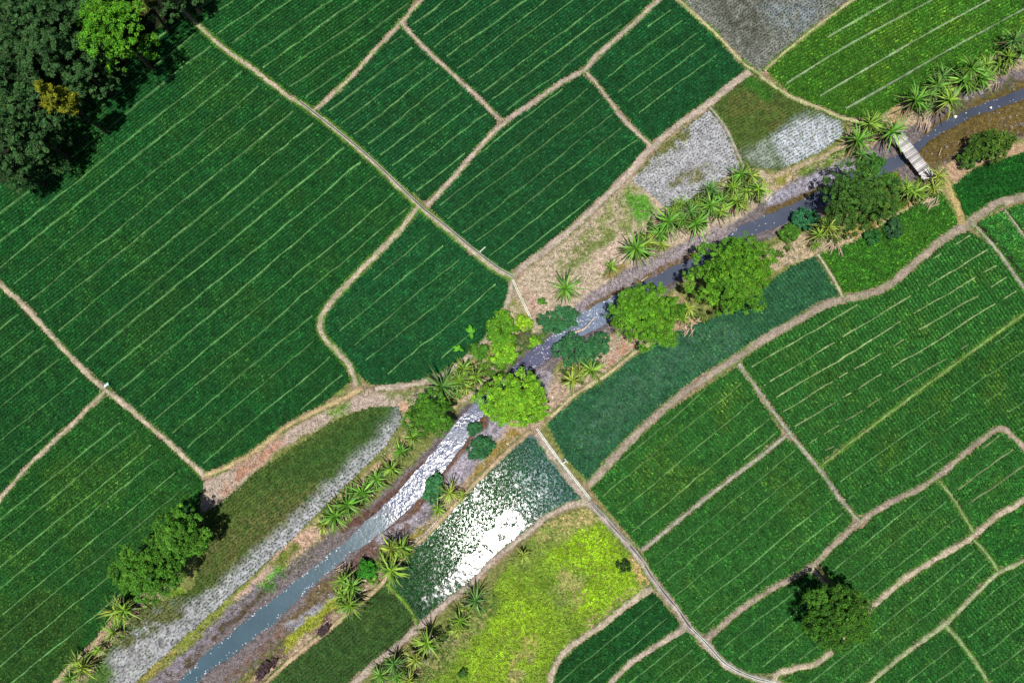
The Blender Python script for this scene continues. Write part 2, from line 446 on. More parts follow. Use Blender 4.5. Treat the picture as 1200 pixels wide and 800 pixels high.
# water sheet of the stream (the bed decides the shore line)
wx = np.arange(-67, 67, .3); wy = np.arange(-43, 58, .3)
X, Y = np.meshgrid(wx, wy); WP = np.stack([X.ravel(), Y.ravel()], -1)
dwat = sdf(WP, WATER)
keep = (dwat > -.9).reshape(len(wy), len(wx))
idx = np.arange(len(WP)).reshape(len(wy), len(wx))
kf = keep[:-1, :-1] & keep[1:, :-1] & keep[:-1, 1:] & keep[1:, 1:]
wf = np.stack([idx[:-1, :-1], idx[:-1, 1:], idx[1:, 1:], idx[1:, :-1]], -1)[kf]
used = np.unique(wf); rem = np.full(len(WP), -1); rem[used] = np.arange(len(used))
WPu = WP[used]; wf = rem[wf]
wz = np.full(len(used), -.60)
wzones = [  # upper reaches carry the reflected sky as painted blue and purple tint
 ('line', [(150,860),(260,760),(350,690),(430,628)], 3, A(82,108,122), 1),
 ('line', [(470,580),(520,530),(560,475)], 2.2, A(92,102,135), 1),
 ('line', [(600,440),(650,400)], 2.2, A(88, 90, 122), 1),
 ('line', [(665,390),(730,352)], 1.8, A(120,135,160), 1),
 ('line', [(745,345),(830,300),(900,258),(990,212),(1060,185)], 2.0, A(88, 96, 116), 1),
 ('line', [(1075,175),(1130,140),(1270,82)], 2.0, A(80, 88, 106), 1),
]
wc = paint(WPu, A(80, 90, 115), wzones, .3)
# foam flecks carried by the current: along the shores and in the two riffles
riff = np.zeros(len(WPu))
for pts, w, v in (([(455,592),(500,545),(545,488)], 2.2, 1.0), ([(600,442),(650,402)], 1.8, .45), ([(672,382),(735,348)], 2.0, .9), ([(760,340),(850,290),(980,215)], 1.6, .3)):
    l = W(pts); riff = np.maximum(riff, v*smooth(w*1.3, w*.5, seg_dist(WPu, l)))
o = build('stream_water', np.column_stack([WPu, wz]), wf, M_stream, cols=wc, smooth_sh=True)
at = o.data.attributes.new('ripple', 'FLOAT', 'POINT'); at.data.foreach_set('value', (.22+.95*riff*smooth(.30, .62, fbm(WPu[:, 0], WPu[:, 1], .75, 61))).astype(np.float32))
tag(o, 'silty blue grey stream winding diagonally between the rice fields', kind='structure')

# foam: small floating white flecks, one uncountable scatter
n = 26000
P = WPu[rng.integers(0, len(WPu), n)] + rng.uniform(-.15, .15, (n, 2))
d = sdf(P, WATER); nz = fbm(P[:, 0], P[:, 1], 1.6, 55)
rf = np.zeros(n)
for pts, w, v in (([(440,606),(500,545),(552,480)], 1.5, .5), ([(600,445),(655,402)], 1.2, .35), ([(675,380),(725,352)], 1.5, 1.0), ([(760,340),(850,295),(985,212)], 1.0, .12)):
    rf = np.maximum(rf, v*smooth(w*1.3, w*.4, seg_dist(P, W(pts))))
edge = smooth(.45, .0, np.abs(d-.05))*np.where(P[:, 0] > 8, .12, .5)
pxx = P[:, 0]
prob = np.maximum(edge*smooth(.42, .6, nz), .55*rf*smooth(.46, .66, nz))
P = P[rng.random(n) < prob]
ang = rng.uniform(0, 2*PI, len(P)); L_ = rng.uniform(.04, .14, len(P)); Wd = L_*rng.uniform(.35, .8, len(P))
dx = np.stack([np.cos(ang), np.sin(ang)], -1); dy = np.stack([-np.sin(ang), np.cos(ang)], -1)
Z = np.full((len(P), 1), -.585)
q = [np.hstack([P+dx*(sx*L_)[:, None]*.7+dy*(sy*Wd)[:, None]*.7, Z+rng.uniform(0, .012, Z.shape)]) for sx, sy in ((1, .1), (.1, 1), (-1, -.1), (-.1, -1))]
V = np.stack(q, 1).reshape(-1, 3); F = np.arange(len(V)).reshape(-1, 4)
M_foam = mat('foam', .6, .3, None, None, const=(.58, .60, .64))
o = build('foam', V, F, M_foam); tag(o, 'white foam flecks on the stream', kind='stuff')

# ------------------------------------------------------------------ path ribbons
for i, ((pts, hw, c, g), (l, _)) in enumerate(zip(PATHS, PW)):
    l = spline(W(pts), .25)
    t = np.gradient(l, axis=0); t /= np.linalg.norm(t, axis=1)[:, None]+1e-9
    nrm = np.stack([-t[:, 1], t[:, 0]], -1)
    ks = np.array([-1.35, -1.0, -.55, 0, .55, 1.0, 1.35]); zs = np.array([-.10, .07, .13, .15, .13, .07, -.10])
    V = []; C = []
    for k, z in zip(ks, zs):
        w = hw*(1+.65*(vnoise(l[:, 0], l[:, 1], 1.1, 5+(k > 0))-.5)+.6*(vnoise(l[:, 0], l[:, 1], 3.1, 9+(k > 0))-.5))
        p = l+nrm*(k*w)[:, None]
        zz = z+.0032*i+.05*(fbm(p[:, 0], p[:, 1], 1.4, 12)-.5)
        V.append(np.column_stack([p, zz]))
        br = fbm(p[:, 0], p[:, 1], 1.0, 60)[:, None]
        cc = c*(.72+.56*br)
        if abs(k) > .9: cc = cc*(1-.55*g)+A(96, 130, 50)*.55*g
        gpatch = smooth(.52, .68, fbm(p[:, 0], p[:, 1], .8, 90))[:, None]*min(1, g)
        cc = cc*(1-.6*gpatch)+A(120, 145, 70)*.6*gpatch
        C.append(cc)
    n = len(l); V = np.stack(V, 1); C = np.stack(C, 1)
    idx = np.arange(n*7).reshape(n, 7)
    F = np.stack([idx[:-1, :-1], idx[:-1, 1:], idx[1:, 1:], idx[1:, :-1]], -1).reshape(-1, 4)[:, ::-1]
    o = build('path', V.reshape(-1, 3), F, M_path, cols=C.reshape(-1, 3), smooth_sh=True)
    tag(o, kind='structure')

# ------------------------------------------------------------------ tufts
def tufts(P, z, r, h, w, B, col, cvar=.25, lean=None):
    """B blades per tuft, each one bent quad. Arrays r,h,w per tuft. returns V,F,C"""
    N = len(P)
    r = np.broadcast_to(r, (N,)); h = np.broadcast_to(h, (N,)); w = np.broadcast_to(w, (N,))
    z = np.broadcast_to(z, (N,))
    a = rng.uniform(0, 2*PI, (N, B)); R = r[:, None]*rng.uniform(.55, 1.15, (N, B)); Hh = h[:, None]*rng.uniform(.7, 1.1, (N, B))
    d = np.stack([np.cos(a), np.sin(a)], -1); e = np.stack([-np.sin(a), np.cos(a)], -1)
    c = P[:, None, :]
    base = np.concatenate([c+d*.02, (z[:, None]+Hh*0)[..., None]], -1)
    mz = (z[:, None]+Hh*.85)[..., None]; ww = w[:, None, None]*rng.uniform(.7, 1.3, (N, B, 1))
    ml = np.concatenate([c+d*(R*.5)[..., None]+e*ww*.5, mz], -1)
    mr_ = np.concatenate([c+d*(R*.5)[..., None]-e*ww*.5, mz], -1)
    tip = np.concatenate([c+d*R[..., None], (z[:, None]+Hh*rng.uniform(.6, 1.0, (N, B)))[..., None]], -1)
    V = np.stack([base, mr_, tip, ml], 2).reshape(-1, 3)
    F = np.arange(len(V)).reshape(-1, 4)
    cc = np.broadcast_to(col, (N, 3))[:, None, :]*(1+cvar*rng.normal(0, 1, (N, 1, 1)).clip(-1.6, 2.2))*(1+.18*rng.normal(0, 1, (N, B, 1)).clip(-2, 2))
    C = np.repeat(np.maximum(cc, .002)[:, :, None, :], 4, 2).reshape(-1, 3)
    return V, F, C

# ------------------------------------------------------------------ rice fields
DK = np.array([.022, .20, .042]); DK2 = np.array([.018, .185, .050]); MID = np.array([.042, .25, .042]); RT = np.array([.062, .315, .052]); BR = np.array([.105, .36, .032])
LT = np.array([.028, .24, .05]); TEAL = np.array([.062, .31, .095])
YG = np.array([.12, .27, .085]); PALEL = np.array([.25, .32, .14]); WHL = np.array([.25, .34, .19])
def fld(poly, ang, label, col=RT, sp=2.3, lines=True, lcol=YG, lw=.043, dash=0.0, grid=(.34, .22), inset=.35, soil=None, dens=1.0, size=1.0,
        yel=.35, zones=(), szones=(), off=0.0, explicit=None, jit=.03):
    return dict(poly=poly, ang=ang, label=label, col=col, sp=sp, lines=lines, lcol=lcol, lw=lw, dash=dash, grid=grid, inset=inset, soil=soil,
                dens=dens, size=size, yel=yel, zones=zones, szones=szones, off=off, explicit=explicit, jit=jit)
GRY = A(150, 152, 158); GRYD = A(112, 112, 106)
FIELDS = [
 fld([(150,-60),(222,18),(300,85),(368,131),(470,27),(525,-60)], 37, 'dark green rice field touching the shaded end of the long diagonal path at the top', DK, 2.2, grid=(.165,.39)),
 fld([(470,27),(530,87),(588,143),(500,240),(440,193),(367,131)], 39, 'dark green rice field, almost square, enclosed by paths north west of the four-way path crossing', DK2, 2.05, grid=(.165,.39)),
 fld([(470,27),(530,87),(588,143),(685,82),(772,0),(835,-60),(550,-60),(495,0)], 38, 'dark green rice field at the top with evenly spaced pale furrows and a corner path at its left', DK2, 2.0, grid=(.165,.39)),
 fld([(685,84),(763,171),(735,205),(670,268),(600,323),(550,292),(500,241),(590,145)], 39, 'dark green rice field bounded by a curving path beside the bare bank', DK2, 2.1, grid=(.165,.39)),
 fld([(686,84),(775,0),(795,0),(840,42),(880,84),(830,122),(763,171)], 38, 'deep green rice field with short furrows below the grey wet field', DK2, 2.0, grid=(.165,.39), inset=1.2),
 fld([(740,-60),(795,0),(885,84),(895,84),(940,45),(1000,0),(1060,-60)], 37, 'grey flooded field with sparse seedlings at the top edge', np.array([.04,.10,.045]), lines=False, grid=(.2,.36), soil=A(132,134,126), dens=.9, size=.6, jit=.085, yel=.2,
     szones=[('poly',[(830,0),(880,-20),(900,30),(870,60)],1.5,A(100,100,90),.9),('poly',[(890,10),(960,0),(930,40)],1.5,A(135,145,150),.9)]),
 fld([(832,126),(878,86),(930,115),(985,140),(992,158),(960,180),(915,200),(872,198),(850,150)], 30, 'mixed olive field with a bright white wet patch in its corner', np.array([.06,.165,.025]), lines=False, grid=(.2,.36), soil=A(84,102,50), dens=.92, size=.72,
     zones=[('poly',[(900,155),(950,135),(992,148),(985,165),(930,195),(905,190)],1.2,.6,1),('poly',[(870,170),(905,165),(900,200),(872,200)],.8,.5,1)],
     szones=[('line',[(865,125),(895,120),(905,140)],1.4,A(108,104,58),.5),('poly',[(905,160),(945,135),(990,145),(985,165),(930,195),(912,185)],.9,A(190,196,205),1),('poly',[(870,180),(900,165),(905,200)],1.0,A(150,160,150),1),('line',[(880,95),(900,110)],.9,A(60,110,40),1)]),
 fld([(740,212),(765,180),(832,126),(850,150),(862,175),(868,198),(820,228),(785,248)], 38, 'pale grey waterlogged field of thin seedlings above the palm clump', np.array([.07,.14,.06]), lines=False, grid=(.2,.38), soil=A(178,178,183), dens=.74, size=.6, jit=.085,
     zones=[('line',[(750,195),(800,155),(825,140)],1.2,.98,1)], szones=[('line',[(752,192),(795,158)],1.2,A(125,128,80),.9),('line',[(790,215),(830,200)],.8,A(125,125,90),.8)]),
 fld([(897,84),(910,70),(1000,0),(1060,-60),(1270,-60),(1270,5),(1195,48),(1150,76),(1060,118),(1025,140),(985,137),(930,115)], 29.5, 'bright green rice field with bold white furrows in the top right corner', BR, lines=True, lcol=WHL, lw=.075, grid=(.16,.38), inset=.5, yel=.3,
     explicit=[[(968,45),(1060,-8),(1150,-60)],[(915,102),(1000,50),(1108,-8),(1200,-60)],[(950,119),(1010,84),(1090,38),(1160,0),(1260,-55)],[(985,131),(1040,100),(1110,60),(1205,8),(1265,-25)]]),
 fld([(215,12),(300,85),(366,131),(440,193),(488,242),(440,300),(386,357),(376,380),(395,412),(415,445),(365,484),(310,520),(240,557),(160,485),(125,457),(60,393),(0,333),(-70,275),(-70,222),(8,215),(45,170),(90,130),(140,85),(178,40)], 41, 'largest dark green rice field stretching below the dark forest', DK, 2.6, grid=(.165,.39), yel=.6),
 fld([(-70,285),(0,333),(60,393),(125,457),(60,520),(0,585),(-70,655)], 40, 'dark green rice field wedge between two paths at the left edge', DK, 2.7, grid=(.165,.39)),
 fld([(-70,655),(0,585),(60,520),(125,457),(160,485),(240,558),(236,590),(225,640),(175,690),(140,722),(90,775),(50,820),(40,860),(-70,860)], 40, 'dark rice field with an olive lower part beside the double tree', MID*np.array([.85,.9,.9]), 2.2, grid=(.165,.39), inset=1.0, yel=.7,
     szones=[]),
 fld([(490,243),(550,292),(598,326),(598,345),(575,392),(530,432),(475,452),(435,453),(410,430),(378,392),(376,375),(410,330)], 40, 'rounded blue green rice field enclosed by the looping path', DK2*1.05, 2.5, grid=(.165,.39), inset=1.1),
 fld([(240,640),(238,600),(262,585),(300,552),(345,522),(395,490),(435,475),(468,475),(474,492),(455,520),(420,555),(385,592),(345,630),(300,672),(250,718),(205,758),(150,810),(115,850),(60,850),(100,800),(120,765),(165,712),(200,700),(225,690)], 38, 'mottled olive and grey field running beside the lower stream', np.array([.05,.165,.028]), lines=False, grid=(.2,.36), soil=A(86,104,50), dens=.97, size=.76, jit=.085, yel=.3,
     zones=[('line',[(470,500),(430,545),(380,592),(330,635),(270,695),(210,745),(140,815)],1.9,.62,1),('poly',[(290,700),(240,715),(120,770),(70,850),(150,820),(230,740)],1.0,.35,1)],
     szones=[('poly',[(250,690),(300,650),(380,590),(400,560),(330,580),(260,620),(235,660)],1.4,A(112,106,66),.45),('line',[(475,490),(440,535),(395,580),(340,635),(280,685),(215,745),(140,815)],1.9,A(176,176,182),1),('poly',[(250,700),(180,715),(130,770),(80,850),(150,820),(230,740)],.8,A(168,168,172),1),('poly',[(300,560),(440,480),(465,482),(400,540),(340,560)],2.0,A(62,92,42),1),('line',[(150,745),(185,720),(200,715)],1.4,A(110,112,70),.9),('line',[(105,800),(120,790)],1.4,A(90,120,60),1)]),
 fld([(640,497),(655,480),(712,438),(775,395),(830,372),(880,345),(925,312),(955,299),(988,350),(930,378),(862,420),(795,465),(725,530),(690,566),(660,535)], 125, 'long teal rice field with fine cross rows beneath the stream trees', TEAL, lines=False, grid=(.165,.42), soil=A(48,92,66), dens=.98, size=.85, yel=.2,
     zones=[('poly',[(690,500),(780,420),(850,395),(800,440),(720,510)],2.0,.90,1)], szones=[('line',[(690,510),(760,445),(850,395)],2.0,A(80,115,95),.4)]),
 fld([(960,297),(1000,283),(1050,252),(1102,222),(1128,266),(1070,310),(1015,345),(988,350)], 30, 'bright green rice field without furrows below the dark bank tree', BR*np.array([.8,.95,1]), lines=False, grid=(.24,.28), yel=.5),
 fld([(1115,218),(1140,198),(1200,178),(1270,168),(1270,208),(1200,230),(1145,253),(1130,258)], 20, 'vivid smooth green rice plot below the bank shrub at the right edge', np.array([.025,.22,.03]), lines=False, grid=(.22,.24), yel=.2),
 fld([(865,424),(930,378),(988,352),(1040,335),(1100,284),(1132,268),(1165,290),(1200,338),(1225,352),(1120,425),(1000,515),(960,547),(915,495)], 30.5, 'green rice field with dashed cream furrows beside the winding dirt track', RT, 2.1, lcol=PALEL, lw=.046, dash=.36, grid=(.42,.16), yel=.4),
 fld([(960,548),(1060,470),(1200,367),(1270,320),(1270,590),(1200,525),(1172,501),(1080,570),(1007,611)], 34, 'wide green rice field between the grassy bund and the hooked path', RT*.95, 2.4, lcol=YG, lw=.036, dash=.3, grid=(.42,.16), yel=.7),
 fld([(865,428),(918,508),(800,605),(750,645),(690,572),(760,495)], 39, 'green rice field with yellowish furrows next to the teal field', RT, 2.3, lcol=YG*np.array([1,.9,.8]), lw=.05, grid=(.42,.16), yel=.7),
 fld([(920,510),(960,550),(1007,611),(940,670),(845,733),(822,750),(766,680),(752,645)], 38, 'green rice field inside a path loop with five thin diagonal furrows', RT, 2.2, lcol=YG, lw=.036, grid=(.42,.16), yel=.5),
 fld([(1008,611),(1080,570),(1100,562),(1140,627),(1060,677),(1025,707),(985,690),(958,662)], 37, 'green rice plot north of the lone round tree', RT*.95, 1.9, lcol=YG, lw=.036, grid=(.42,.16), yel=.4),
 fld([(1100,562),(1150,515),(1172,501),(1200,525),(1250,570),(1200,585),(1140,627)], 33, 'small green rice plot tucked inside the hooked path', RT*1.05, 2.1, lcol=PALEL*.7, lw=.05, grid=(.3,.22), yel=.5),
 fld([(1140,630),(1200,585),(1260,542),(1260,612),(1200,655),(1168,671)], 33, 'little plain green rice plot against the right edge without furrows', MID*1.2, lines=False, grid=(.25,.22), yel=.4),
 fld([(1138,630),(1168,671),(1108,729),(1035,785),(1000,815),(915,830),(908,795),(950,779),(975,765),(1025,707)], 37, 'narrow green rice strip below the lone round tree', RT*.95, 2.0, lcol=YG, lw=.036, grid=(.42,.16), yel=.5),
 fld([(945,668),(980,690),(1010,720),(985,757),(950,779),(912,788),(880,791),(850,778),(826,753),(870,712)], 37, 'green rice plot west of the lone round tree, above the white ditch', MID*1.15, 2.1, lcol=YG, lw=.036, grid=(.42,.16), yel=.5),
 fld([(1108,729),(1168,671),(1260,612),(1260,860),(1195,860),(1145,780)], 36, 'green rice field filling the bottom right corner', MID*1.1, 2.1, lcol=YG, lw=.036, grid=(.42,.16), yel=.4),
 fld([(1106,731),(1145,780),(1190,860),(940,860),(1000,815),(1070,757)], 36, 'triangular green rice plot at the bottom edge left of the corner field', MID*1.1, 2.1, lcol=YG, lw=.036, grid=(.42,.16), yel=.4),
 fld([(764,690),(802,735),(740,775),(690,830),(660,860),(643,860),(646,800),(652,778),(700,735)], 38, 'dark green rice strip along the lower side of the lime meadow', LT*.85, 2.2, lcol=YG, lw=.034, grid=(.25,.25), yel=.25),
 fld([(804,736),(828,757),(850,778),(880,793),(905,800),(930,860),(660,860),(740,775)], 38, 'green rice plot wedged under the white ditch at the bottom edge', MID*1.1, 1.7, lcol=YG, lw=.034, grid=(.42,.17), yel=.4),
 fld([(1140,262),(1176,246),(1260,216),(1260,415),(1200,338),(1165,290)], -52, 'green rice plot with a dark ditch line at the right edge', RT*1.1, lines=True, grid=(.25,.24), lcol=np.array([.02,.03,.015]), lw=.08, explicit=[[(1150,266),(1180,300),(1215,345)]], yel=.6, inset=.2),
 fld([(455,678),(468,697),(490,732),(430,785),(395,815),(340,860),(240,860),(295,815),(400,725)], 40, 'dark green even rice strip between stream bank and sandy track', MID*np.array([1.35,.95,.9]), lines=False, grid=(.17,.38), soil=A(66,88,48), size=.88, yel=.35),
]
rice_n = 0
for i, f in enumerate(FIELDS):
    poly = W(f['poly']); lo = poly.min(0); hi = poly.max(0); ctr = (lo+hi)/2
    # ---- soil sheet
    s = .26
    xs = np.arange(lo[0]-s, hi[0]+s, s); ys = np.arange(lo[1]-s, hi[1]+s, s)
    XX, YY = np.meshgrid(xs, ys); Q = np.stack([XX.ravel(), YY.ravel()], -1)
    dq = np.minimum(sdf(Q, poly), path_gap(Q))
    kp = (dq > -.04).reshape(len(ys), len(xs))
    ix = np.arange(len(Q)).reshape(len(ys), len(xs))
    kf = kp[:-1, :-1] & kp[1:, :-1] & kp[:-1, 1:] & kp[1:, 1:]
    sf = np.stack([ix[:-1, :-1], ix[:-1, 1:], ix[1:, 1:], ix[1:, :-1]], -1)[kf]
    us = np.unique(sf); rem = np.full(len(Q), -1); rem[us] = np.arange(len(us)); sf = rem[sf]; Q = Q[us]
    z0 = .045+.002*i
    soil = f['soil'] if f['soil'] is not None else f['col']*.20+np.array([.006, .008, .004])
    sc = paint(Q, soil, f['szones'], .6)
    Vs = [np.column_stack([Q, np.full(len(Q), z0)])]; Fs = [sf]; Cs = [sc]; mi = [np.zeros(len(sf), int)]; nv = len(Q)
    # ---- planting grid aligned to the furrows
    th = math.radians(f['ang']); d = np.array([math.cos(th), math.sin(th)]); e = np.array([-d[1], d[0]])
    R = np.abs(poly-ctr).max()*1.5
    su, sv = f['grid']
    U, Vv = np.meshgrid(np.arange(-R, R, su), np.arange(-R, R, sv))
    U = U+rng.normal(0, f['jit'], U.shape); Vv = Vv+rng.normal(0, f['jit']*.7, U.shape)
    U = U.ravel(); Vv = Vv.ravel()
    wob = lambda u, k: .30*(vnoise(u, k*13.7+u*0, .16, i)-.5)+.16*(vnoise(u, k*3.7+u*0, .7, i+5)-.5)
    P = ctr+U[:, None]*d+Vv[:, None]*e
    m = inside(P, poly); P = P[m]; U = U[m]; Vv = Vv[m]
    g = path_gap(P)
    bd = np.minimum(g, sdf(P, poly)+.25)
    m = g > .10+.10*(vnoise(P[:, 0], P[:, 1], 2.2, 4)-.3); P = P[m]; U = U[m]; Vv = Vv[m]; bd = bd[m]; g = g[m]
    lines = []
    if f['lines']:
        if f['explicit']:
            lines = [spline(W(l), .3) for l in f['explicit']]
        else:
            ks = np.arange(-int(R/f['sp'])-1, int(R/f['sp'])+2)
            for k in ks:
                u = np.arange(-R, R, .3); v = k*f['sp']+.35*f['sp']*(vnoise(k*7.1, i*3.3, 1.0)-.5)
                lines.append(ctr+u[:, None]*d+(v+wob(u, k))[:, None]*e)
    near = np.full(len(P), 9.0); kept = []
    for l in lines:
        ins = inside(l, poly)
        if ins.sum() < 6: continue
        gl = np.minimum(path_gap(l), sdf(l, poly)+.2)
        ins &= gl > f['inset']+.5*rng.random()
        if f['dash']:
            ins &= ~((vnoise(np.arange(len(l)), np.zeros(len(l)), .28, int(rng.integers(99))) < f['dash']*.85) & (vnoise(l[:, 0], l[:, 1], .09, 3) > .25))
        else:
            ins &= vnoise(l[:, 0], l[:, 1], .10, 71) > .02
        if ins.sum() < 4: continue
        kept.append((l, ins))
        li = l[ins]
        # distance to the kept samples through a coarse filter
        loL = li.min(0)-.4; hiL = li.max(0)+.4
        mm = np.where((P[:, 0] > loL[0]) & (P[:, 0] < hiL[0]) & (P[:, 1] > loL[1]) & (P[:, 1] < hiL[1]))[0]
        if len(mm):
            a0, b0 = l[0], l[-1]; ab = (b0-a0)/np.linalg.norm(b0-a0); nn = np.array([-ab[1], ab[0]])
            c_ = mm[np.abs((P[mm]-li.mean(0))@nn) < (1.2 if not f['explicit'] else 3)]
            for j0 in range(0, len(c_), 4000):
                cj = c_[j0:j0+4000]
                near[cj] = np.minimum(near[cj], np.sqrt(((P[cj][:, None, :]-li[None])**2).sum(-1)).min(1))
    m = near > f['lw']+.055
    m &= rng.random(len(P)) < 1.01
    P = P[m]; bd = bd[m]
    # ---- thin spots
    dens = np.full(len(P), f['dens'])
    for z in f['zones']:
        kind, pts, w, dv, op = z
        pw = W(pts)
        a_ = smooth(-w, w, sdf(P, pw)) if kind == 'poly' else smooth(w*1.3, w*.6, seg_dist(P, spline(pw, .8)))
        dens = dens*(1-a_)+dv*a_
    thin = fbm(P[:, 0], P[:, 1], .45, i+11)
    dens = dens*(1-.22*smooth(.60, .78, thin))
    m = rng.random(len(P)) < dens; P = P[m]; bd = bd[m]
    # ---- colours
    N = len(P); c = np.tile(f['col'], (N, 1))
    y = smooth(.42, .72, fbm(P[:, 0], P[:, 1], .32, i+40, 4))*f['yel']*1.15*smooth(.6, 2.2, bd)
    c = c*(1-y[:, None])+(f['col']*np.array([2.7, 1.22, .9]))*y[:, None]
    b2 = smooth(.5, .8, fbm(P[:, 0], P[:, 1], .5, i+80))[:, None]*.35
    c = c*(1-b2)+c*np.array([.75, .85, 1.25])*b2
    if f['label'].startswith('dark rice field with an olive'):
        q = paint(P, np.zeros(3), [('poly', [(-70,760),(20,705),(60,690),(95,725),(95,760),(50,820),(-70,870)], .6, np.ones(3), 1)])[:, :1]*.9
        c = c*(1-q)+np.array([.075, .18, .03])*q
    if f['label'].startswith('mottled'):
        q = paint(P, np.zeros(3), [('poly', [(290,600),(320,560),(400,500),(440,478),(468,480),(440,530),(390,570),(330,600)], 1.0, np.ones(3), 1), ('line', [(300,568),(312,574)], .9, np.ones(3), 1)])[:, :1]*.75
        c = c*(1-q)+np.array([.035, .19, .04])*q
    edgeg = (smooth(.8, .15, bd)*.4)[:, None]
    c = c*(1-edgeg)+c*np.array([1.8, 1.15, .7])*edgeg*(.7+.3)
    sz = f['size']
    mott = (.72+.56*fbm(P[:, 0], P[:, 1], 1.5, i+3, 2))*(.74+.52*fbm(P[:, 0], P[:, 1], .11, i+50, 3))*rng.uniform(.93, 1.08)
    c = c*mott[:, None]
    sp_ = (rng.random(N) < .13)[:, None]
    c = np.where(sp_, c*np.array([2.3, 1.55, 1.5]), c)
    # plants at the headland stand closer and a little shorter
    V, F, C = tufts(P, z0-.01, .185*sz*rng.uniform(.8, 1.25, N), .30*sz*rng.uniform(.85, 1.15, N), .045*(.6+.4*sz), 8, c, .30)
    rice_n += N
    Vs.append(V); Fs.append(F+nv); Cs.append(C); mi.append(np.ones(len(F), int)); nv += len(V)
    # ---- furrow ridges
    for l, ins in kept:
        lw = f['lw']*(.35+.9*vnoise(l[:, 0], l[:, 1], .8, 17)+.9*vnoise(l[:, 0], l[:, 1], 4.0, 27))
        t = np.gradient(l, axis=0); t /= np.linalg.norm(t, axis=1)[:, None]+1e-9
        nn = np.stack([-t[:, 1], t[:, 0]], -1); n = len(l)
        nz = .03*(vnoise(l[:, 0], l[:, 1], 2, 3)-.5)
        v = np.stack([np.column_stack([l+nn*lw[:, None]*1.5, np.full(n, z0-.02)]), np.column_stack([l+nn*lw[:, None]*.7, z0+.20+nz]), np.column_stack([l-nn*lw[:, None]*.7, z0+.20-nz]), np.column_stack([l-nn*lw[:, None]*1.5, np.full(n, z0-.02)])], 1)
        ix = np.arange(n*4).reshape(n, 4); ok = ins[:-1] & ins[1:]
        ff = np.stack([ix[:-1, :-1], ix[1:, :-1], ix[1:, 1:], ix[:-1, 1:]], -1)[ok].reshape(-1, 4)
        cl = f['lcol']*(.45+.8*fbm(l[:, 0], l[:, 1], .5, 33, 4))[:, None]*rng.uniform(.75, 1.2)
        Vs.append(v.reshape(-1, 3)); Fs.append(ff+nv); Cs.append(np.repeat(cl, 4, 0)); mi.append(np.full(len(ff), 2)); nv += n*4
    o = build('rice_field', np.vstack(Vs), np.vstack(Fs), [M_soil, M_rice, M_furrow], np.concatenate(mi), np.vstack(Cs))
    tag(o, f['label'], 'rice field', 'rice fields divided by dirt paths')
print('rice tufts', rice_n)

# ------------------------------------------------------------------ flooded paddy with the sun in it
PONDP = [(622,508),(655,545),(688,584),(665,592),(640,605),(610,630),(580,655),(550,685),(520,708),(492,731),(480,712),(465,695),(454,681),(480,645),(530,595),(590,533)]
poly = W(PONDP)
lo = poly.min(0); hi = poly.max(0); s = .2
xs = np.arange(lo[0], hi[0]+s, s); ys = np.arange(lo[1], hi[1]+s, s)
XX, YY = np.meshgrid(xs, ys); Q = np.stack([XX.ravel(), YY.ravel()], -1)
kp = (np.minimum(sdf(Q, poly)+.3, path_gap(Q)) > -.12).reshape(len(ys), len(xs))
ix = np.arange(len(Q)).reshape(len(ys), len(xs)); kf = kp[:-1, :-1] & kp[1:, :-1] & kp[:-1, 1:] & kp[1:, 1:]
sf = np.stack([ix[:-1, :-1], ix[:-1, 1:], ix[1:, 1:], ix[1:, :-1]], -1)[kf]
us = np.unique(sf); rem = np.full(len(Q), -1); rem[us] = np.arange(len(us)); sf = rem[sf]; Q = Q[us]
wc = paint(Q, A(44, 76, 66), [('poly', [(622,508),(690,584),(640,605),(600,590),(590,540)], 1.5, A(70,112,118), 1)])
root = empty('flooded_rice_field', *ctr_ if False else (float(G(565,620)[0]), float(G(565,620)[1])), 0, 0, 'flooded rice paddy whose open water glitters white in the sun', 'rice field', 'rice fields divided by dirt paths')
def local(V): return V-np.array([root.location.x, root.location.y, 0])
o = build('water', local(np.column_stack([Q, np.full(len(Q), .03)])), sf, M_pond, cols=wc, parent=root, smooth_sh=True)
at = o.data.attributes.new('ripple', 'FLOAT', 'POINT'); 
rp = np.full(len(Q), .04)
for pts, w, v in (([(530,690),(568,652),(600,612)], 1.9, 1.0), ([(498,706),(522,692)], .9, .9), ([(605,605),(645,565)], 1.5, .55), ([(558,590),(600,535)], .9, .6), ([(625,530),(655,575)], .8, .3)):
    rp = np.maximum(rp, v*smooth(w*1.3, w*.5, seg_dist(Q+1.2*np.stack([fbm(Q[:, 0], Q[:, 1], .7, 1)-.5, fbm(Q[:, 0], Q[:, 1], .7, 2)-.5], -1), W(pts))))
at.data.foreach_set('value', rp.astype(np.float32))
th = math.radians(40); d = np.array([math.cos(th), math.sin(th)]); e = np.array([-d[1], d[0]]); c0 = Q.mean(0)
U, Vv = np.meshgrid(np.arange(-20, 20, .19), np.arange(-20, 20, .2))
P = c0+(U+rng.normal(0, .05, U.shape)).ravel()[:, None]*d+(Vv+rng.normal(0, .05, U.shape)).ravel()[:, None]*e
P = P[inside(P, poly)]; g = path_gap(P); P = P[g > .15]; g = g[g > .15]
dn = np.full(len(P), .97); opn = np.zeros(len(P))
for pts, w, v in (([(470,682),(500,655),(540,615),(560,590)], 1.9, 1.0), ([(478,700),(500,712)], 1.0, .9), ([(500,690),(530,650),(555,625)], 1.3, .85)):
    a_ = smooth(w*1.3, w*.6, seg_dist(P, W(pts))); dn = dn*(1-a_)+v*a_
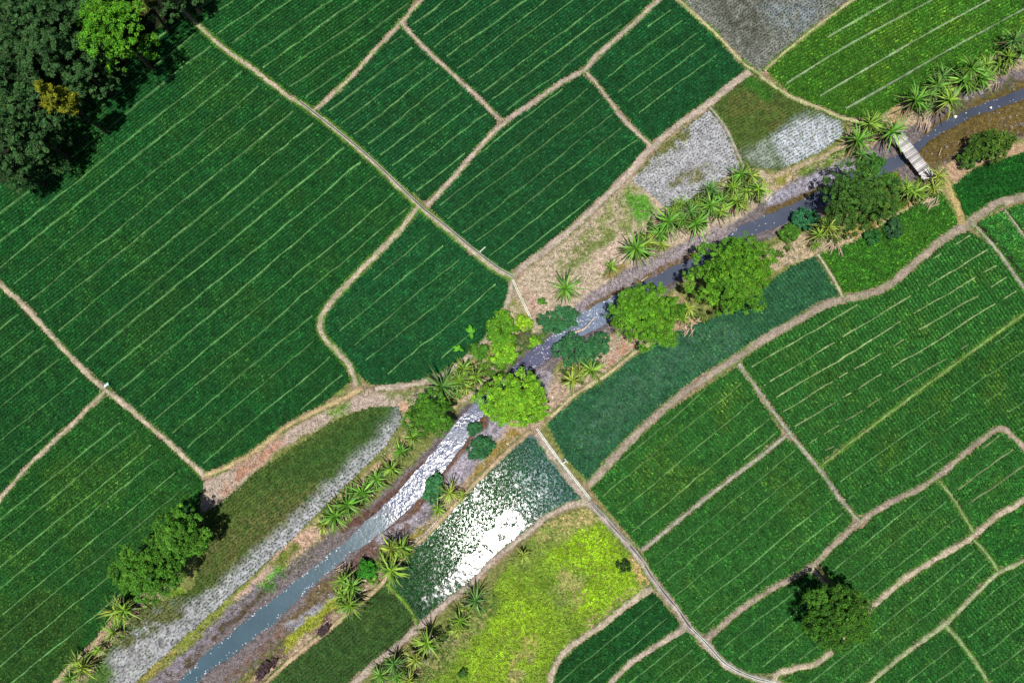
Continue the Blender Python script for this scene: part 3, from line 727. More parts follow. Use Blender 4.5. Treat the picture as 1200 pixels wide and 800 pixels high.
for pts, w, v in (([(530,690),(568,652),(600,612)], 1.5, .16), ([(498,706),(522,692)], .7, .30), ([(605,600),(640,565)], 1.2, .75), ([(558,582),(598,538)], .6, .62), ([(610,560),(650,575)], 1.0, .7)):
    a_ = smooth(w*1.4, w*.5, seg_dist(P, W(pts)))*smooth(.3, .55, fbm(P[:, 0], P[:, 1], .8, 6)+.1); dn = dn*(1-a_)+v*a_; opn = np.maximum(opn, a_*(v < .3))
m = rng.random(len(P)) < dn; P = P[m]; g = g[m]; opn = opn[m]
c = np.where((fbm(P[:, 0], P[:, 1], .3, 5) > 0)[:, None], np.array([.038, .165, .04]), 0)
tq = smooth(585, 640, 600+P[:, 0]*10)[:, None]; c = c*(1-tq)+np.array([.04, .21, .11])*tq
V, F, C = tufts(P, .0, np.where(opn > .5, .11, .24-.06*tq[:, 0])*rng.uniform(.8, 1.2, len(P)), .34, np.where(opn > .5, .04, .06), 9, c, .3)
build('seedlings', local(V), F, M_rice, cols=C, parent=root)['kind'] = 'stuff'

# ------------------------------------------------------------------ lime meadow
LIME = [(690,592),(705,606),(727,630),(752,664),(762,686),(735,706),(700,733),(665,757),(648,780),(640,850),(430,850),(500,780),(520,750),(560,715),(600,655),(640,612)]
poly = W(LIME); lo = poly.min(0); hi = poly.max(0)
n = 27000
P = rng.uniform(lo, hi, (n, 2)); P = P[sdf(P, poly) > 0]; P = P[path_gap(P) > .12]
lz = [('poly', [(640,640),(690,610),(740,660),(745,690),(700,720),(670,715),(680,670),(650,660)], 1.2, np.array([.38,.64,.02]), 1),
      ('poly', [(560,690),(610,690),(660,735),(640,780),(560,800),(540,760)], 1.5, np.array([.34,.56,.025]), 1),
      ('line', [(690,600),(640,625),(610,650)], 1.6, np.array([.24,.34,.07]), 1),
      ('line', [(570,705),(520,760),(480,800)], 1.5, np.array([.15,.25,.05]), 1),
      ('poly', [(660,670),(685,672),(680,700),(660,715),(640,690)], 1.0, np.array([.28,.36,.10]), .9),
      ('line', [(620,765),(600,790)], 1.0, np.array([.34,.36,.14]), .9)]
c = paint(P, np.array([.22, .38, .035]), lz, .8)
mo = smooth(.40, .66, fbm(P[:, 0], P[:, 1], .42, 8, 4))[:, None]; c = c*(1-.25*mo)+np.array([.15, .29, .04])*.25*mo
dens = np.clip(.55+1.1*(fbm(P[:, 0], P[:, 1], .55, 3)-.35), .15, 1)
dens = dens*(1-.75*paint(P, np.zeros(3), [('line', [(690,602),(660,608)], 1.5, np.ones(3), 1), ('line', [(665,675),(675,700)], 1.0, np.ones(3), .8), ('line', [(615,765),(625,755)], .9, np.ones(3), 1), ('line', [(560,720),(540,745),(500,770)], 1.3, np.ones(3), .9), ('line', [(750,660),(755,675)], .8, np.ones(3), 1)])[:, 0])
m = rng.random(len(P)) < dens; P = P[m]; c = c[m]
V, F, C = tufts(P, .0, .20*rng.uniform(.6, 1.4, len(P)), .22*rng.uniform(.5, 1.3, len(P)), .075, 7, c, .25)
o = build('weeds', V, F, M_grass, cols=C); tag(o, 'lime green weeds covering the fallow plot in the lower middle', kind='stuff')
# bare earth below them
s = .3
xs = np.arange(lo[0], hi[0], s); ys = np.arange(lo[1], hi[1], s); XX, YY = np.meshgrid(xs, ys); Q = np.stack([XX.ravel(), YY.ravel()], -1)
kp = (np.minimum(sdf(Q, poly), path_gap(Q)) > -.1).reshape(len(ys), len(xs)); ix = np.arange(len(Q)).reshape(len(ys), len(xs))
kf = kp[:-1, :-1] & kp[1:, :-1] & kp[:-1, 1:] & kp[1:, 1:]
sf = np.stack([ix[:-1, :-1], ix[:-1, 1:], ix[1:, 1:], ix[1:, :-1]], -1)[kf]
us = np.unique(sf); rem = np.full(len(Q), -1); rem[us] = np.arange(len(us)); sf = rem[sf]; Q = Q[us]
bc = paint(Q, A(128, 150, 56), [('line', [(690,600),(640,622)], 1.4, A(185,170,115), 1), ('line', [(660,672),(675,700)], 1.1, A(165,165,95), .9), ('line', [(560,715),(490,790)], 1.7, A(150,150,90), 1), ('line', [(620,760),(600,790)], 1.2, A(180,175,95), .9), ('line', [(745,650),(758,680)], .7, A(205,170,120), 1), ('line', [(755,690),(690,735)], .8, A(190,160,130), .9)], .8)
o = build('fallow_earth', np.column_stack([Q, np.full(len(Q), .035)]), sf, M_ground, cols=bc); tag(o, 'earth of the fallow plot', kind='structure')

# ------------------------------------------------------------------ grass on verges and banks
GV, GC = [], []
def scatter_line(pts, w, dens, col, var=.3):
    l = spline(W(pts), .3); L = np.linalg.norm(np.diff(l, axis=0), axis=1).sum(); n = int(L*2*w*dens)
    k = rng.integers(0, len(l), n); p = l[k]+rng.normal(0, w*.55, (n, 2))
    m = fbm(p[:, 0], p[:, 1], .9, 13) > .36; p = p[m]
    GV.append(p); GC.append(np.tile(col, (len(p), 1)))
for (pts, hw, c, g) in PATHS:
    if g <= 0.05: continue
    l = spline(W(pts), .2); t = np.gradient(l, axis=0); t /= np.linalg.norm(t, axis=1)[:, None]+1e-9
    nn = np.stack([-t[:, 1], t[:, 0]], -1)
    for sgn in (-1, 1):
        rep = int(2+7*min(g, .9)) if g < 1 else 3; p = np.repeat(l, rep, 0)+np.repeat(nn, rep, 0)*(sgn*(hw*(1.05+.25*rng.normal(0, 1, len(l)*rep))+.02))[:, None]
        m = fbm(p[:, 0], p[:, 1], .7, 23+sgn) > .58-.32*g; p = p[m]
        p = p+rng.normal(0, .06, p.shape)
        lime = (fbm(p[:, 0], p[:, 1], .25, 29)[:, None])
        GV.append(p); GC.append((np.array([.07, .22, .02])*(1-lime)+np.array([.17, .36, .05])*lime) if g < 1 else np.array([.16, .27, .07])*(.7+.6*lime))
OL = np.array([.16, .20, .045]); LM = np.array([.16, .36, .03]); GRS = np.array([.06, .22, .03]); YO = np.array([.26, .24, .05])
for a_ in [([(395,612),(330,672),(270,712),(210,762),(165,805)], 1.3, 9, OL), ([(330,676),(312,690)], .9, 45, np.array([.07,.33,.02])), ([(345,640),(325,662)], .7, 20, OL),
           ([(395,705),(350,742),(310,772),(275,805)], .7, 20, np.array([.22,.30,.03])), ([(600,512),(575,540),(556,560)], .7, 14, YO),
           ([(660,318),(700,290),(735,268)], 1.0, 10, OL), ([(735,228),(762,255)], .9, 26, np.array([.12,.33,.03])), ([(670,300),(720,250)], 1.0, 8, OL),
           ([(940,205),(985,185),(1010,178)], .6, 28, np.array([.10,.22,.02])), ([(905,215),(930,205)], .5, 15, OL), ([(605,345),(615,375)], .6, 14, OL),
           ([(395,470),(405,480)], .8, 25, np.array([.10,.25,.04])), ([(175,705),(205,697)], .7, 30, np.array([.12,.26,.02])), ([(460,455),(485,462)], .9, 12, OL),
           ([(735,425),(750,412)], .5, 14, OL), ([(640,320),(700,262),(740,225)], 1.6, 9, np.array([.10,.17,.04])), ([(650,345),(690,330),(730,300)], 1.0, 6, OL), ([(575,445),(600,420),(620,395),(640,385)], 1.4, 22, np.array([.10,.2,.03])), ([(520,465),(560,440),(580,425)], 1.5, 20, np.array([.12,.22,.03])), ([(485,505),(470,530),(440,570)], .7, 22, np.array([.10,.19,.03])), ([(700,450),(740,420)], .8, 6, OL), ([(900,300),(950,285)], .8, 8, OL), ([(1040,225),(1000,265)], 1.2, 10, OL), ([(420,590),(470,535),(500,500)], .9, 9, OL), ([(1000,170),(1060,135),(1150,80)], .8, 10, OL), ([(770,290),(830,255),(890,225)], 1.0, 9, OL), ([(1085,222),(1040,250),(1000,275)], .6, 14, YO), ([(1095,205),(1110,225),(1125,255)], .5, 10, YO),
           ([(715,318),(700,328)], .5, 14, OL), ([(1000,182),(1040,188)], .8, 22, np.array([.05,.2,.03])), ([(1030,220),(1055,222)], .9, 22, np.array([.12,.26,.02])),
           ([(105,800),(120,790)], 1.0, 22, GRS), ([(545,440),(580,415)], 1.3, 8, OL), ([(520,470),(500,510)], .8, 8, OL), ([(1190,160),(1150,185)], .6, 14, OL),
           ([(540,700),(500,760),(470,800)], 1.2, 8, OL), ([(495,622),(488,628)], .5, 25, OL)]:
    scatter_line(*a_)
LP, LC = [], []
for pts, n in (([(600,335),(740,235),(790,245),(870,205),(1000,175),(1060,128),(1200,48),(1200,80),(1060,150),(1000,185),(905,228),(770,300),(680,352),(640,385),(610,410),(560,455),(500,490),(470,470),(530,440),(590,380)], 5200),
               ([(602,490),(640,490),(560,568),(455,675),(330,785),(270,830),(300,785),(400,700),(500,610),(570,535)], 2600),
               ([(640,455),(690,405),(735,385),(760,395),(742,415),(655,480)], 900), ([(890,300),(940,275),(1000,275),(1085,215),(1110,215),(1000,285),(920,312)], 1200),
               ([(395,600),(475,490),(505,500),(430,590),(330,672),(200,775),(165,800),(320,660)], 1800), ([(420,455),(475,470),(400,490),(300,560),(250,600),(235,575),(350,500)], 700),
               ([(90,780),(150,705),(205,695),(130,765),(85,820)], 700), ([(560,700),(500,750),(430,800),(480,800),(560,730)], 900)):
    pl = W(pts); a0_, b0_ = pl.min(0), pl.max(0); p = rng.uniform(a0_, b0_, (n*4, 2)); p = p[inside(p, pl)][:n]
    p = p[fbm(p[:, 0], p[:, 1], .6, 19) > .42]; LP.append(p)
    k = rng.random((len(p), 1)); LC.append(np.where(k < .35, np.array([.46, .42, .34]), np.where(k < .6, np.array([.16, .11, .07]), np.where(k < .8, np.array([.34, .26, .17]), np.array([.17, .20, .06])))))
pl = CHAN; a0_, b0_ = pl.min(0), pl.max(0); p = rng.uniform(a0_, b0_, (60000, 2)); p = p[inside(p, pl)]; p = p[sdf(p, WATER) < -.25]
p = p[fbm(p[:, 0], p[:, 1], .8, 91) > .45]; LP.append(p); k = rng.random((len(p), 1))
LC.append(np.where(k < .45, np.array([.07, .055, .04]), np.where(k < .8, np.array([.16, .13, .10]), np.array([.38, .37, .40]))))
LP = np.vstack(LP); LC = np.vstack(LC)
V, F, C = tufts(LP, ground_z(LP)+.01, .22*rng.uniform(.4, 1.5, len(LP)), .07*rng.uniform(.4, 1.6, len(LP)), .05, 4, LC, .3)
o = build('dry_litter', V, F, M_dry, cols=C); tag(o, 'straw, dead leaves and twigs scattered on the stream banks', kind='stuff')
P = np.vstack(GV); C0 = np.vstack(GC)
z = ground_z(P); pgp = path_gap(P); z = np.where(pgp < .05, .05, z)
V, F, C = tufts(P, z-.02, .15*rng.uniform(.6, 1.4, len(P)), .17*rng.uniform(.5, 1.4, len(P)), .04, 6, C0, .3)
o = build('grass', V, F, M_grass, cols=C); tag(o, 'short grass on path verges and stream banks', kind='stuff')

# ------------------------------------------------------------------ trees and shrubs
def crown_mesh(lobes, nclump, leaves, lsize, col, col2, clr=.45, up=.75, var=.16):
    V = []; C = []
    L = np.array(lobes, float); area = L[:, 3]*L[:, 4]; k = rng.choice(len(L), nclump, p=area/area.sum())
    dirs = rng.normal(0, 1, (nclump, 3)); dirs /= np.linalg.norm(dirs, axis=1)[:, None]
    dirs[:, 2] = np.where(dirs[:, 2] < -.25, -dirs[:, 2], dirs[:, 2])
    rr = rng.uniform(.62, 1.06, (nclump, 1))
    cc = L[k, :3]+dirs*L[k, 3:6]*rr
    keep = np.ones(nclump, bool)
    cc = cc[keep]; dirs = dirs[keep]; n = len(cc)
    tone = rng.random((n, 1))*.65+.35*fbm(cc[:, 0], cc[:, 1], .9, int(rng.integers(50)))[:, None]
    ccol = (np.asarray(col)*(1-tone)+np.asarray(col2)*tone)*(1+var*rng.normal(0, 1, (n, 1)).clip(-2, 2))
    r = clr*rng.uniform(.6, 1.25, (n, 1, 1))
    ld = rng.normal(0, 1, (n, leaves, 3)); ld /= np.linalg.norm(ld, axis=2)[..., None]
    ld[..., 2] = np.abs(ld[..., 2])*.9-.15
    p = cc[:, None, :]+ld*r*rng.uniform(.5, 1.05, (n, leaves, 1))
    nr = ld*.9+np.array([0, 0, up])+dirs[:, None, :]*.3+rng.normal(0, .5, ld.shape); nr /= np.linalg.norm(nr, axis=2)[..., None]
    ax = rng.normal(0, 1, ld.shape); t = np.cross(nr, ax); t /= np.linalg.norm(t, axis=2)[..., None]+1e-9
    b = np.cross(nr, t); s = lsize*rng.uniform(.7, 1.3, (n, leaves, 1))
    q = [p+t*s, p+b*s*.5+nr*s*.12, p-t*s*.85, p-b*s*.5+nr*s*.12]
    V = np.stack(q, 2).reshape(-1, 3); F = np.arange(len(V)).reshape(-1, 4)
    hue = rng.normal(0, .22, (n, leaves, 1)); c = ccol[:, None, :]*np.concatenate([1+hue, 1+hue*.3, 1-hue*.3], 2)*(1+.24*rng.normal(0, 1, (n, leaves, 1)).clip(-2, 2))
    C = np.repeat(np.maximum(c, .003)[:, :, None, :], 4, 2).reshape(-1, 3)
    return V, F, C

TREEG = None
def tree(name, px, py, rpx, h, label, cat, col, col2, lobes=None, nclump=260, leaves=46, lsize=.10, clr=.34, squash=.55, aspect=(1, 1), rot=0, group=None, nl=9, trunk_r=.16, spread=1.0, skirt=0):
    zc = h*.68
    g = G(px, py, zc); x, y = g
    z0 = float(ground_z(np.array([[x, y]]))[0])
    root = empty(name, x, y, z0, 0, label, cat, group)
    r = rpx*.1*(1-zc/H)
    if lobes is None:
        lobes = [(0, 0, zc, r*.62, r*.62, h*.30)]
        for k in range(nl):
            a_ = 2*PI*k/nl+random.uniform(-.3, .3); rr = r*random.uniform(.50, .70)*spread
            lr = r*random.uniform(.30, .46)
            lobes.append((rr*math.cos(a_)*aspect[0], rr*math.sin(a_)*aspect[1], zc*random.uniform(.84, 1.08), lr, lr, min(lr*.8, h*.28)))
        for k in range(4):
            a_ = random.uniform(0, 2*PI); rr = r*random.uniform(0, .4)
            lobes.append((rr*math.cos(a_)*aspect[0], rr*math.sin(a_)*aspect[1], zc+h*random.uniform(.08, .2), r*.36, r*.36, h*.16))
        for k in range(skirt):
            a_ = 2*PI*k/skirt+random.uniform(-.3, .3); rr = r*random.uniform(.55, .8)
            lobes.append((rr*math.cos(a_)*aspect[0], rr*math.sin(a_)*aspect[1], zc*random.uniform(.35, .6), r*.36, r*.36, h*.13))
        ca, sa = math.cos(rot), math.sin(rot)
        lobes = [(lx*ca-ly*sa, lx*sa+ly*ca, lz, a2, b2, c2) for lx, ly, lz, a2, b2, c2 in lobes]
    V, F, C = crown_mesh(lobes, int(nclump*1.7), leaves, lsize, col, col2, clr, var=.24)
    build('crown', V, F, M_leaf, cols=C, parent=root)
    mb = MB(); top = np.array([random.uniform(-.3, .3), random.uniform(-.3, .3), zc*.62])
    mb.tube([(0, 0, -.25), (top[0]*.3, top[1]*.3, zc*.3), top], [trunk_r*1.35, trunk_r, trunk_r*.75], 8)
    for lx, ly, lz, a2, b2, c2 in lobes[:9]:
        e_ = np.array([lx, ly, lz]); mid = top*.5+e_*.5+np.array([0, 0, -.1])
        mb.tube([top*.85, mid, e_], [trunk_r*.55, trunk_r*.35, .03], 5)
    mb.make('trunk', M_bark, root, True)
    return root

LIMEL = (np.array([.10, .30, .014]), np.array([.27, .52, .03])); BRT = (np.array([.05, .185, .010]), np.array([.16, .37, .022]))
MDG = (np.array([.04, .15, .012]), np.array([.11, .29, .025])); DKG = (np.array([.028, .095, .014]), np.array([.09, .21, .028])); BLG = (np.array([.022, .115, .04]), np.array([.06, .22, .075]))
FOR = (np.array([.024, .080, .020]), np.array([.066, .155, .042]))
tree('broadleaf_tree', 862, 318, 58, 7.5, 'largest bright green round tree, between the stream and the teal field', 'tree', *BRT, nclump=520, aspect=(1.05, .85), rot=.5)
tree('broadleaf_tree', 761, 372, 47, 6.5, 'bright green dome-shaped tree beside the foaming bend of the stream', 'tree', *BRT, nclump=400, aspect=(1.05, .85))
tree('broadleaf_tree', 605, 471, 44, 6.0, 'lime green tree leaning over the stream at the top corner of the flooded paddy', 'tree', *LIMEL, nclump=330, aspect=(1.1, .75), spread=1.0)
tree('broadleaf_tree', 503, 485, 31, 5.0, 'small mid green tree on the west bank above the row of palms', 'tree', *MDG, nclump=200, aspect=(1.05, .85))
tree('broadleaf_tree', 1008, 232, 43, 6.5, 'dark green ragged tree on the south bank just downstream of the footbridge', 'tree', *DKG, nclump=330, aspect=(1.0, .9), spread=1.15, rot=.6)
tree('broadleaf_tree', 213, 625, 34, 7.0, 'upper crown of the tree pair casting black shade on the grey field', 'tree', *MDG, nclump=250, nl=7)
tree('broadleaf_tree', 176, 668, 42, 7.5, 'larger lower tree of the pair at the corner of the left rice field', 'tree', *MDG, nclump=360, nl=8, aspect=(1.05, .9))
tree('broadleaf_tree', 984, 724, 44, 6.4, 'lone round dark green tree standing among the rice plots', 'tree', np.array([.03, .11, .01]), np.array([.07, .2, .015]), nclump=380)
tree('broadleaf_tree', 130, 34, 44, 13, 'vivid lime green tree at the edge of the dark forest', 'tree', np.array([.06, .24, .012]), np.array([.16, .42, .02]), nclump=230, skirt=3, leaves=40, clr=.38, aspect=(.95, 1.05), spread=1.1, trunk_r=.25)
# the forest
FT = [(42,28,58,14,'dark forest tree with a wide crown in the upper left corner'), (16,98,42,13,'dark forest tree below the bare earth gap at the left edge'),
      (76,68,36,13,'dark forest tree squeezed between the lime tree and the yellow bush'), (26,154,36,12,'dark forest tree left of and below the yellow bush'),
      (-22,60,48,14,'dark forest tree cut by the left edge beside the earth gap'), (10,196,24,9,'lowest and smallest dark forest tree at the left edge'), (0,-20,55,14,'dark forest tree cut off by the upper left corner'),
      (-25,140,45,13,'dark forest tree mostly outside the left edge'), (85,-15,45,14,'dark forest tree behind the lime tree at the top edge'), (196,-34,23,12,'added unseen forest tree beyond the top edge, shading the start of the diagonal path'), (165,-30,30,13,'dark forest tree cut by the top edge right of the lime tree')]  # tree above the path start is out of view, added for its shadow
for px, py, r, h, lab in FT:
    tree('forest_tree', px, py, r, h, lab, 'tree', *FOR, nclump=int(r*r*.2), skirt=7, leaves=44, lsize=.11, clr=.36, group='dark forest trees in the upper left corner', trunk_r=.25)
tree('yellow_tree', 72, 119, 18, 13.2, 'mustard yellow bushy tree on the edge of the dark forest', 'tree', np.array([.15, .17, .010]), np.array([.25, .27, .014]), nclump=110, aspect=(1.35, .6), rot=.4, clr=.3, nl=14, spread=.85)
tree('pale_tree', 168, 3, 14, 9, 'small dull yellow green treetop in the shade right of the lime tree', 'tree', np.array([.09, .11, .02]), np.array([.16, .18, .04]), nclump=40)

def shrub(px, py, rx, ry, h, label, col, rot=0, nclump=90, leaves=30, lsize=.12, clr=.3, name='shrub', group=None, cat='shrub'):
    g = G(px, py, h*.5); x, y = g; z0 = float(ground_z(np.array([[x, y]]))[0])
    root = empty(name, x, y, z0, rot, label, cat, group)
    rx *= .1; ry *= .1; lobes = [(0, 0, h*.45, rx*.7, ry*.7, h*.5)]
    for k in range(7):
        a_ = 2*PI*k/7+random.uniform(-.4, .4); lobes.append((.6*rx*math.cos(a_), .6*ry*math.sin(a_), h*random.uniform(.3, .55), rx*.42, ry*.42, h*.38))
    V, F, C = crown_mesh(lobes, nclump, leaves, lsize, *col, clr)
    build('foliage', V, F, M_leaf, cols=C, parent=root)
    mb = MB()
    for k in range(5):
        l = lobes[k+1]; mb.tube([(0, 0, -.1), (l[0]*.5, l[1]*.5, h*.25), (l[0], l[1], l[2])], [.05, .035, .015], 5)
    mb.make('stem', M_bark, root)
    return root
shrub(654, 374, 26, 17, 1.6, 'dark blue green mound of shrubbery below the big single palm', BLG, .1, 170)
shrub(676, 412, 30, 22, 1.8, 'dark blue green bush on the south bank above the yellowish palms', BLG, -.2, 200)
shrub(703, 402, 14, 13, 1.4, 'smaller dark bush wedged between the blue green mound and the dome tree', BLG, 0, 80)
shrub(563, 525, 17, 13, 1.4, 'dark green shrub on the pale gravel bar under the lime tree', BLG, .5, 100)
shrub(556, 503, 10, 8, 1.0, 'little dark shrub at the waterside just above the gravel bar shrub', BLG, .2, 45)
shrub(508, 573, 12, 18, 1.3, 'upright dark green shrub above the palm at the stream bend', (BLG[0]*1.2, BLG[1]*1.3), -.3, 95)
shrub(945, 256, 17, 14, 1.6, 'blue green bush at the waterside left of the ragged dark tree', (np.array([.02, .13, .05]), np.array([.05, .22, .08])), .2, 110)
shrub(926, 273, 14, 10, 1.2, 'fresh green small bush right beside the largest round tree', MDG, .2, 70)
shrub(430, 668, 11, 12, 1.5, 'compact bright green ball shaped bush on the south bank', (np.array([.03, .19, .015]), np.array([.06, .3, .02])), 0, 80)
shrub(588, 387, 19, 24, 2.6, 'tall yellow green bush beside the rounded field', BRT, 0, 170, lsize=.14, clr=.36)
shrub(590, 414, 15, 15, 2.2, 'yellow green bush hanging over the water below the tall one', LIMEL, 0, 90, lsize=.14, clr=.34)
shrub(614, 378, 9, 9, 1.8, 'very bright lime bush right of the tall yellow green bush', (np.array([.2, .4, .02]), np.array([.34, .58, .03])), 0, 36, clr=.32)
shrub(625, 401, 8, 7, 1.5, 'tiny lime bush at the very edge of the stream by the white post line', LIMEL, 0, 26, clr=.3)
shrub(562, 412, 12, 9, 1.6, 'low green bush between the looping path and the tall yellow green bush', MDG, -.3, 60)
shrub(612, 397, 12, 9, 1.2, 'dull olive scrub between the tall yellow green bush and the water', (np.array([.06, .09, .03]), np.array([.16, .18, .07])), .2, 50)
shrub(1160, 172, 34, 21, 2.8, 'broad dark shrub with yellow green tips on the bank beyond the footbridge', (np.array([.02, .08, .012]), np.array([.12, .22, .02])), .35, 210, lsize=.14, clr=.36)
shrub(1135, 185, 14, 12, 1.8, 'near black low bush in front of the broad bank shrub', DKG, .2, 50)
shrub(1024, 190, 17, 14, 1.6, 'fern green low bush left of the footbridge', (np.array([.03, .13, .02]), np.array([.08, .24, .03])), 0, 85)
shrub(1045, 212, 12, 10, 1.4, 'bright green low bush below the footbridge middle', (np.array([.06, .2, .012]), np.array([.13, .3, .02])), 0, 55)
shrub(1042, 243, 22, 10, 1.5, 'olive straggling bush right of the ragged dark tree', (np.array([.07, .14, .015]), np.array([.16, .24, .03])), .4, 75)
shrub(1047, 266, 11, 13, 1.5, 'dark weedy bush growing into the bright green field', (np.array([.02, .09, .03]), np.array([.06, .17, .06])), 0, 55)
shrub(1022, 278, 12, 8, 1.0, 'small deep green bush at the upper border of the bright field', (np.array([.02, .11, .025]), np.array([.05, .19, .04])), .3, 40)
shrub(636, 353, 5, 4, .8, 'tiny round green bush beside the big single palm', MDG, 0, 14, clr=.2)
shrub(543, 788, 6, 6, .7, 'small dark weed clump in the lime meadow near the bottom edge', DKG, 0, 16, clr=.2)
shrub(731, 662, 9, 8, .8, 'sparse bush with shadow gaps put into its leaf colour, right side of lime meadow', (np.array([.006, .02, .008]), np.array([.05, .12, .02])), 0, 26, leaves=22, lsize=.1, clr=.2)  # near-black leaf colour stands in for the shadows between its leaves
shrub(380, 738, 9, 5, .6, 'purple brown withered bush on the south bank next to the sandy edge', (np.array([.05, .03, .035]), np.array([.12, .08, .08])), .75, 40, clr=.2, lsize=.09)
shrub(312, 783, 15, 7, .6, 'large purple brown withered bush at the bottom of the south bank', (np.array([.05, .03, .035]), np.array([.12, .08, .08])), .7, 70, clr=.2, lsize=.09)

# ------------------------------------------------------------------ palms
def palm_meshes(nleaf, length, trunk_h, col, col2, width=.11, droop=.55, seed=0):
    r = np.random.default_rng(seed)
    V = []; F = []; C = []; nv = 0
    ks = 6
    for k in range(nleaf):
        a_ = 2*PI*k*.381966+r.normal(0, .15); el = math.radians(r.uniform(8, 70)); L = length*r.uniform(.65, 1.1)
        s = np.linspace(0, 1, ks)
        rad = L*(s*math.cos(el)+.10*s**2); zz = L*(s*math.sin(el)-droop*r.uniform(.4, 1.2)*s**2)
        bend = r.normal(0, .12)*s**2*L
        d = np.array([math.cos(a_), math.sin(a_), 0]); e_ = np.array([-d[1], d[0], 0])
        p = d*rad[:, None]+e_*bend[:, None]+np.array([0, 0, 1])*(zz+trunk_h)[:, None]
        w = width*np.array([.5, .95, 1.0, .8, .5, .05])*r.uniform(.6, 1.4)
        left = p+e_*w[:, None]*.5+np.array([0, 0, .022]); right = p-e_*w[:, None]*.5+np.array([0, 0, .022])
        v = np.stack([left, p, right], 1).reshape(-1, 3)
        ix = np.arange(ks*3).reshape(ks, 3)
        f = np.stack([ix[:-1, :-1], ix[:-1, 1:], ix[1:, 1:], ix[1:, :-1]], -1).reshape(-1, 4)
        c = (col*(1-(m_ := r.random()))+col2*m_)*r.choice([.35, .7, 1.0, 1.3, 1.9])*r.uniform(.85, 1.15)
        tip = np.linspace(0, 1, ks)[:, None]*.35
        cc = c*(1-tip)+np.array([.30, .30, .08])*tip*r.uniform(.2, 1)
        V.append(v); F.append(f+nv); C.append(np.repeat(cc, 3, 0)); nv += len(v)
    crown = (np.vstack(V), np.vstack(F), np.vstack(C))
    V = []; F = []; C = []; nv = 0
    for k in range(9):
        a_ = r.uniform(0, 2*PI); L = length*r.uniform(.6, .95); s = np.linspace(0, 1, 5)
        d = np.array([math.cos(a_), math.sin(a_), 0]); e_ = np.array([-d[1], d[0], 0])
        rad = .12+L*(.75*s); zz = trunk_h*.75*(1-s)**1.2+.06
        p = d*rad[:, None]+np.array([0, 0, 1])*zz[:, None]; w = width*.9*np.array([.6, 1, .9, .6, .1])
        v = np.stack([p+e_*w[:, None]*.5, p-e_*w[:, None]*.5], 1).reshape(-1, 3); ix = np.arange(10).reshape(5, 2)
        f = np.stack([ix[:-1, 0], ix[:-1, 1], ix[1:, 1], ix[1:, 0]], -1)
        V.append(v); F.append(f+nv); C.append(np.tile(np.array([.27, .19, .11])*r.uniform(.4, 1.4), (10, 1))); nv += 10
    dry = (np.vstack(V), np.vstack(F), np.vstack(C))
    return crown, dry, trunk_h

PG = [(np.array([.05, .20, .02]), np.array([.15, .34, .03])), (np.array([.09, .24, .02]), np.array([.24, .40, .04])), (np.array([.035, .13, .03]), np.array([.10, .24, .04])), (np.array([.16, .28, .03]), np.array([.36, .42, .06]))]
PROTO = {}
def palm_proto(kind, v):
    if (kind, v) in PROTO: return PROTO[(kind, v)]
    cr, dr, th_ = palm_meshes([42, 40, 38, 36][kind], [2.1, 1.95, 2.15, 1.85][kind], 1.5+.2*v, *PG[kind], seed=kind*10+v, width=.125)
    ms = []
    for nm, (V, F, C), m in (('leaves', cr, M_palm), ('dry_leaves', dr, M_dry)):
        o = build(nm, V, F, m, cols=C); ms.append(o.data); bpy.data.objects.remove(o)
    mb = MB(); mb.tube([(0, 0, -.2), (.03, .02, th_*.5), (0, 0, th_)], [.17, .12, .10], 8)
    o = mb.make('trunk', M_bark, None, True); ms.append(o.data); bpy.data.objects.remove(o)
    PROTO[(kind, v)] = ms
    return ms
def palm(px, py, size, kind, label, group):
    x, y = G(px, py, 1.7*size); z0 = float(ground_z(np.array([[x, y]]))[0])
    root = empty('spiky_palm', x, y, z0, random.uniform(0, 6.28), label, 'palm', group)
    size *= random.uniform(.78, 1.2)
    root.scale = (size, size, size*random.uniform(.9, 1.15))
    me = palm_proto(kind, random.randrange(3))
    for nm, m in zip(('leaves', 'dry_leaves', 'trunk'), me):
        c = bpy.data.objects.new(nm, m); COL.objects.link(c); c.parent = root
    return root
ORD = ['first', 'second', 'third', 'fourth', 'fifth', 'sixth', 'seventh', 'eighth', 'ninth', 'tenth', 'eleventh', 'twelfth', 'thirteenth', 'fourteenth', 'fifteenth', 'sixteenth', 'seventeenth', 'eighteenth', 'nineteenth', 'twentieth', 'twenty-first', 'twenty-second']
KN = ['green', 'light green', 'dark green', 'yellowish']
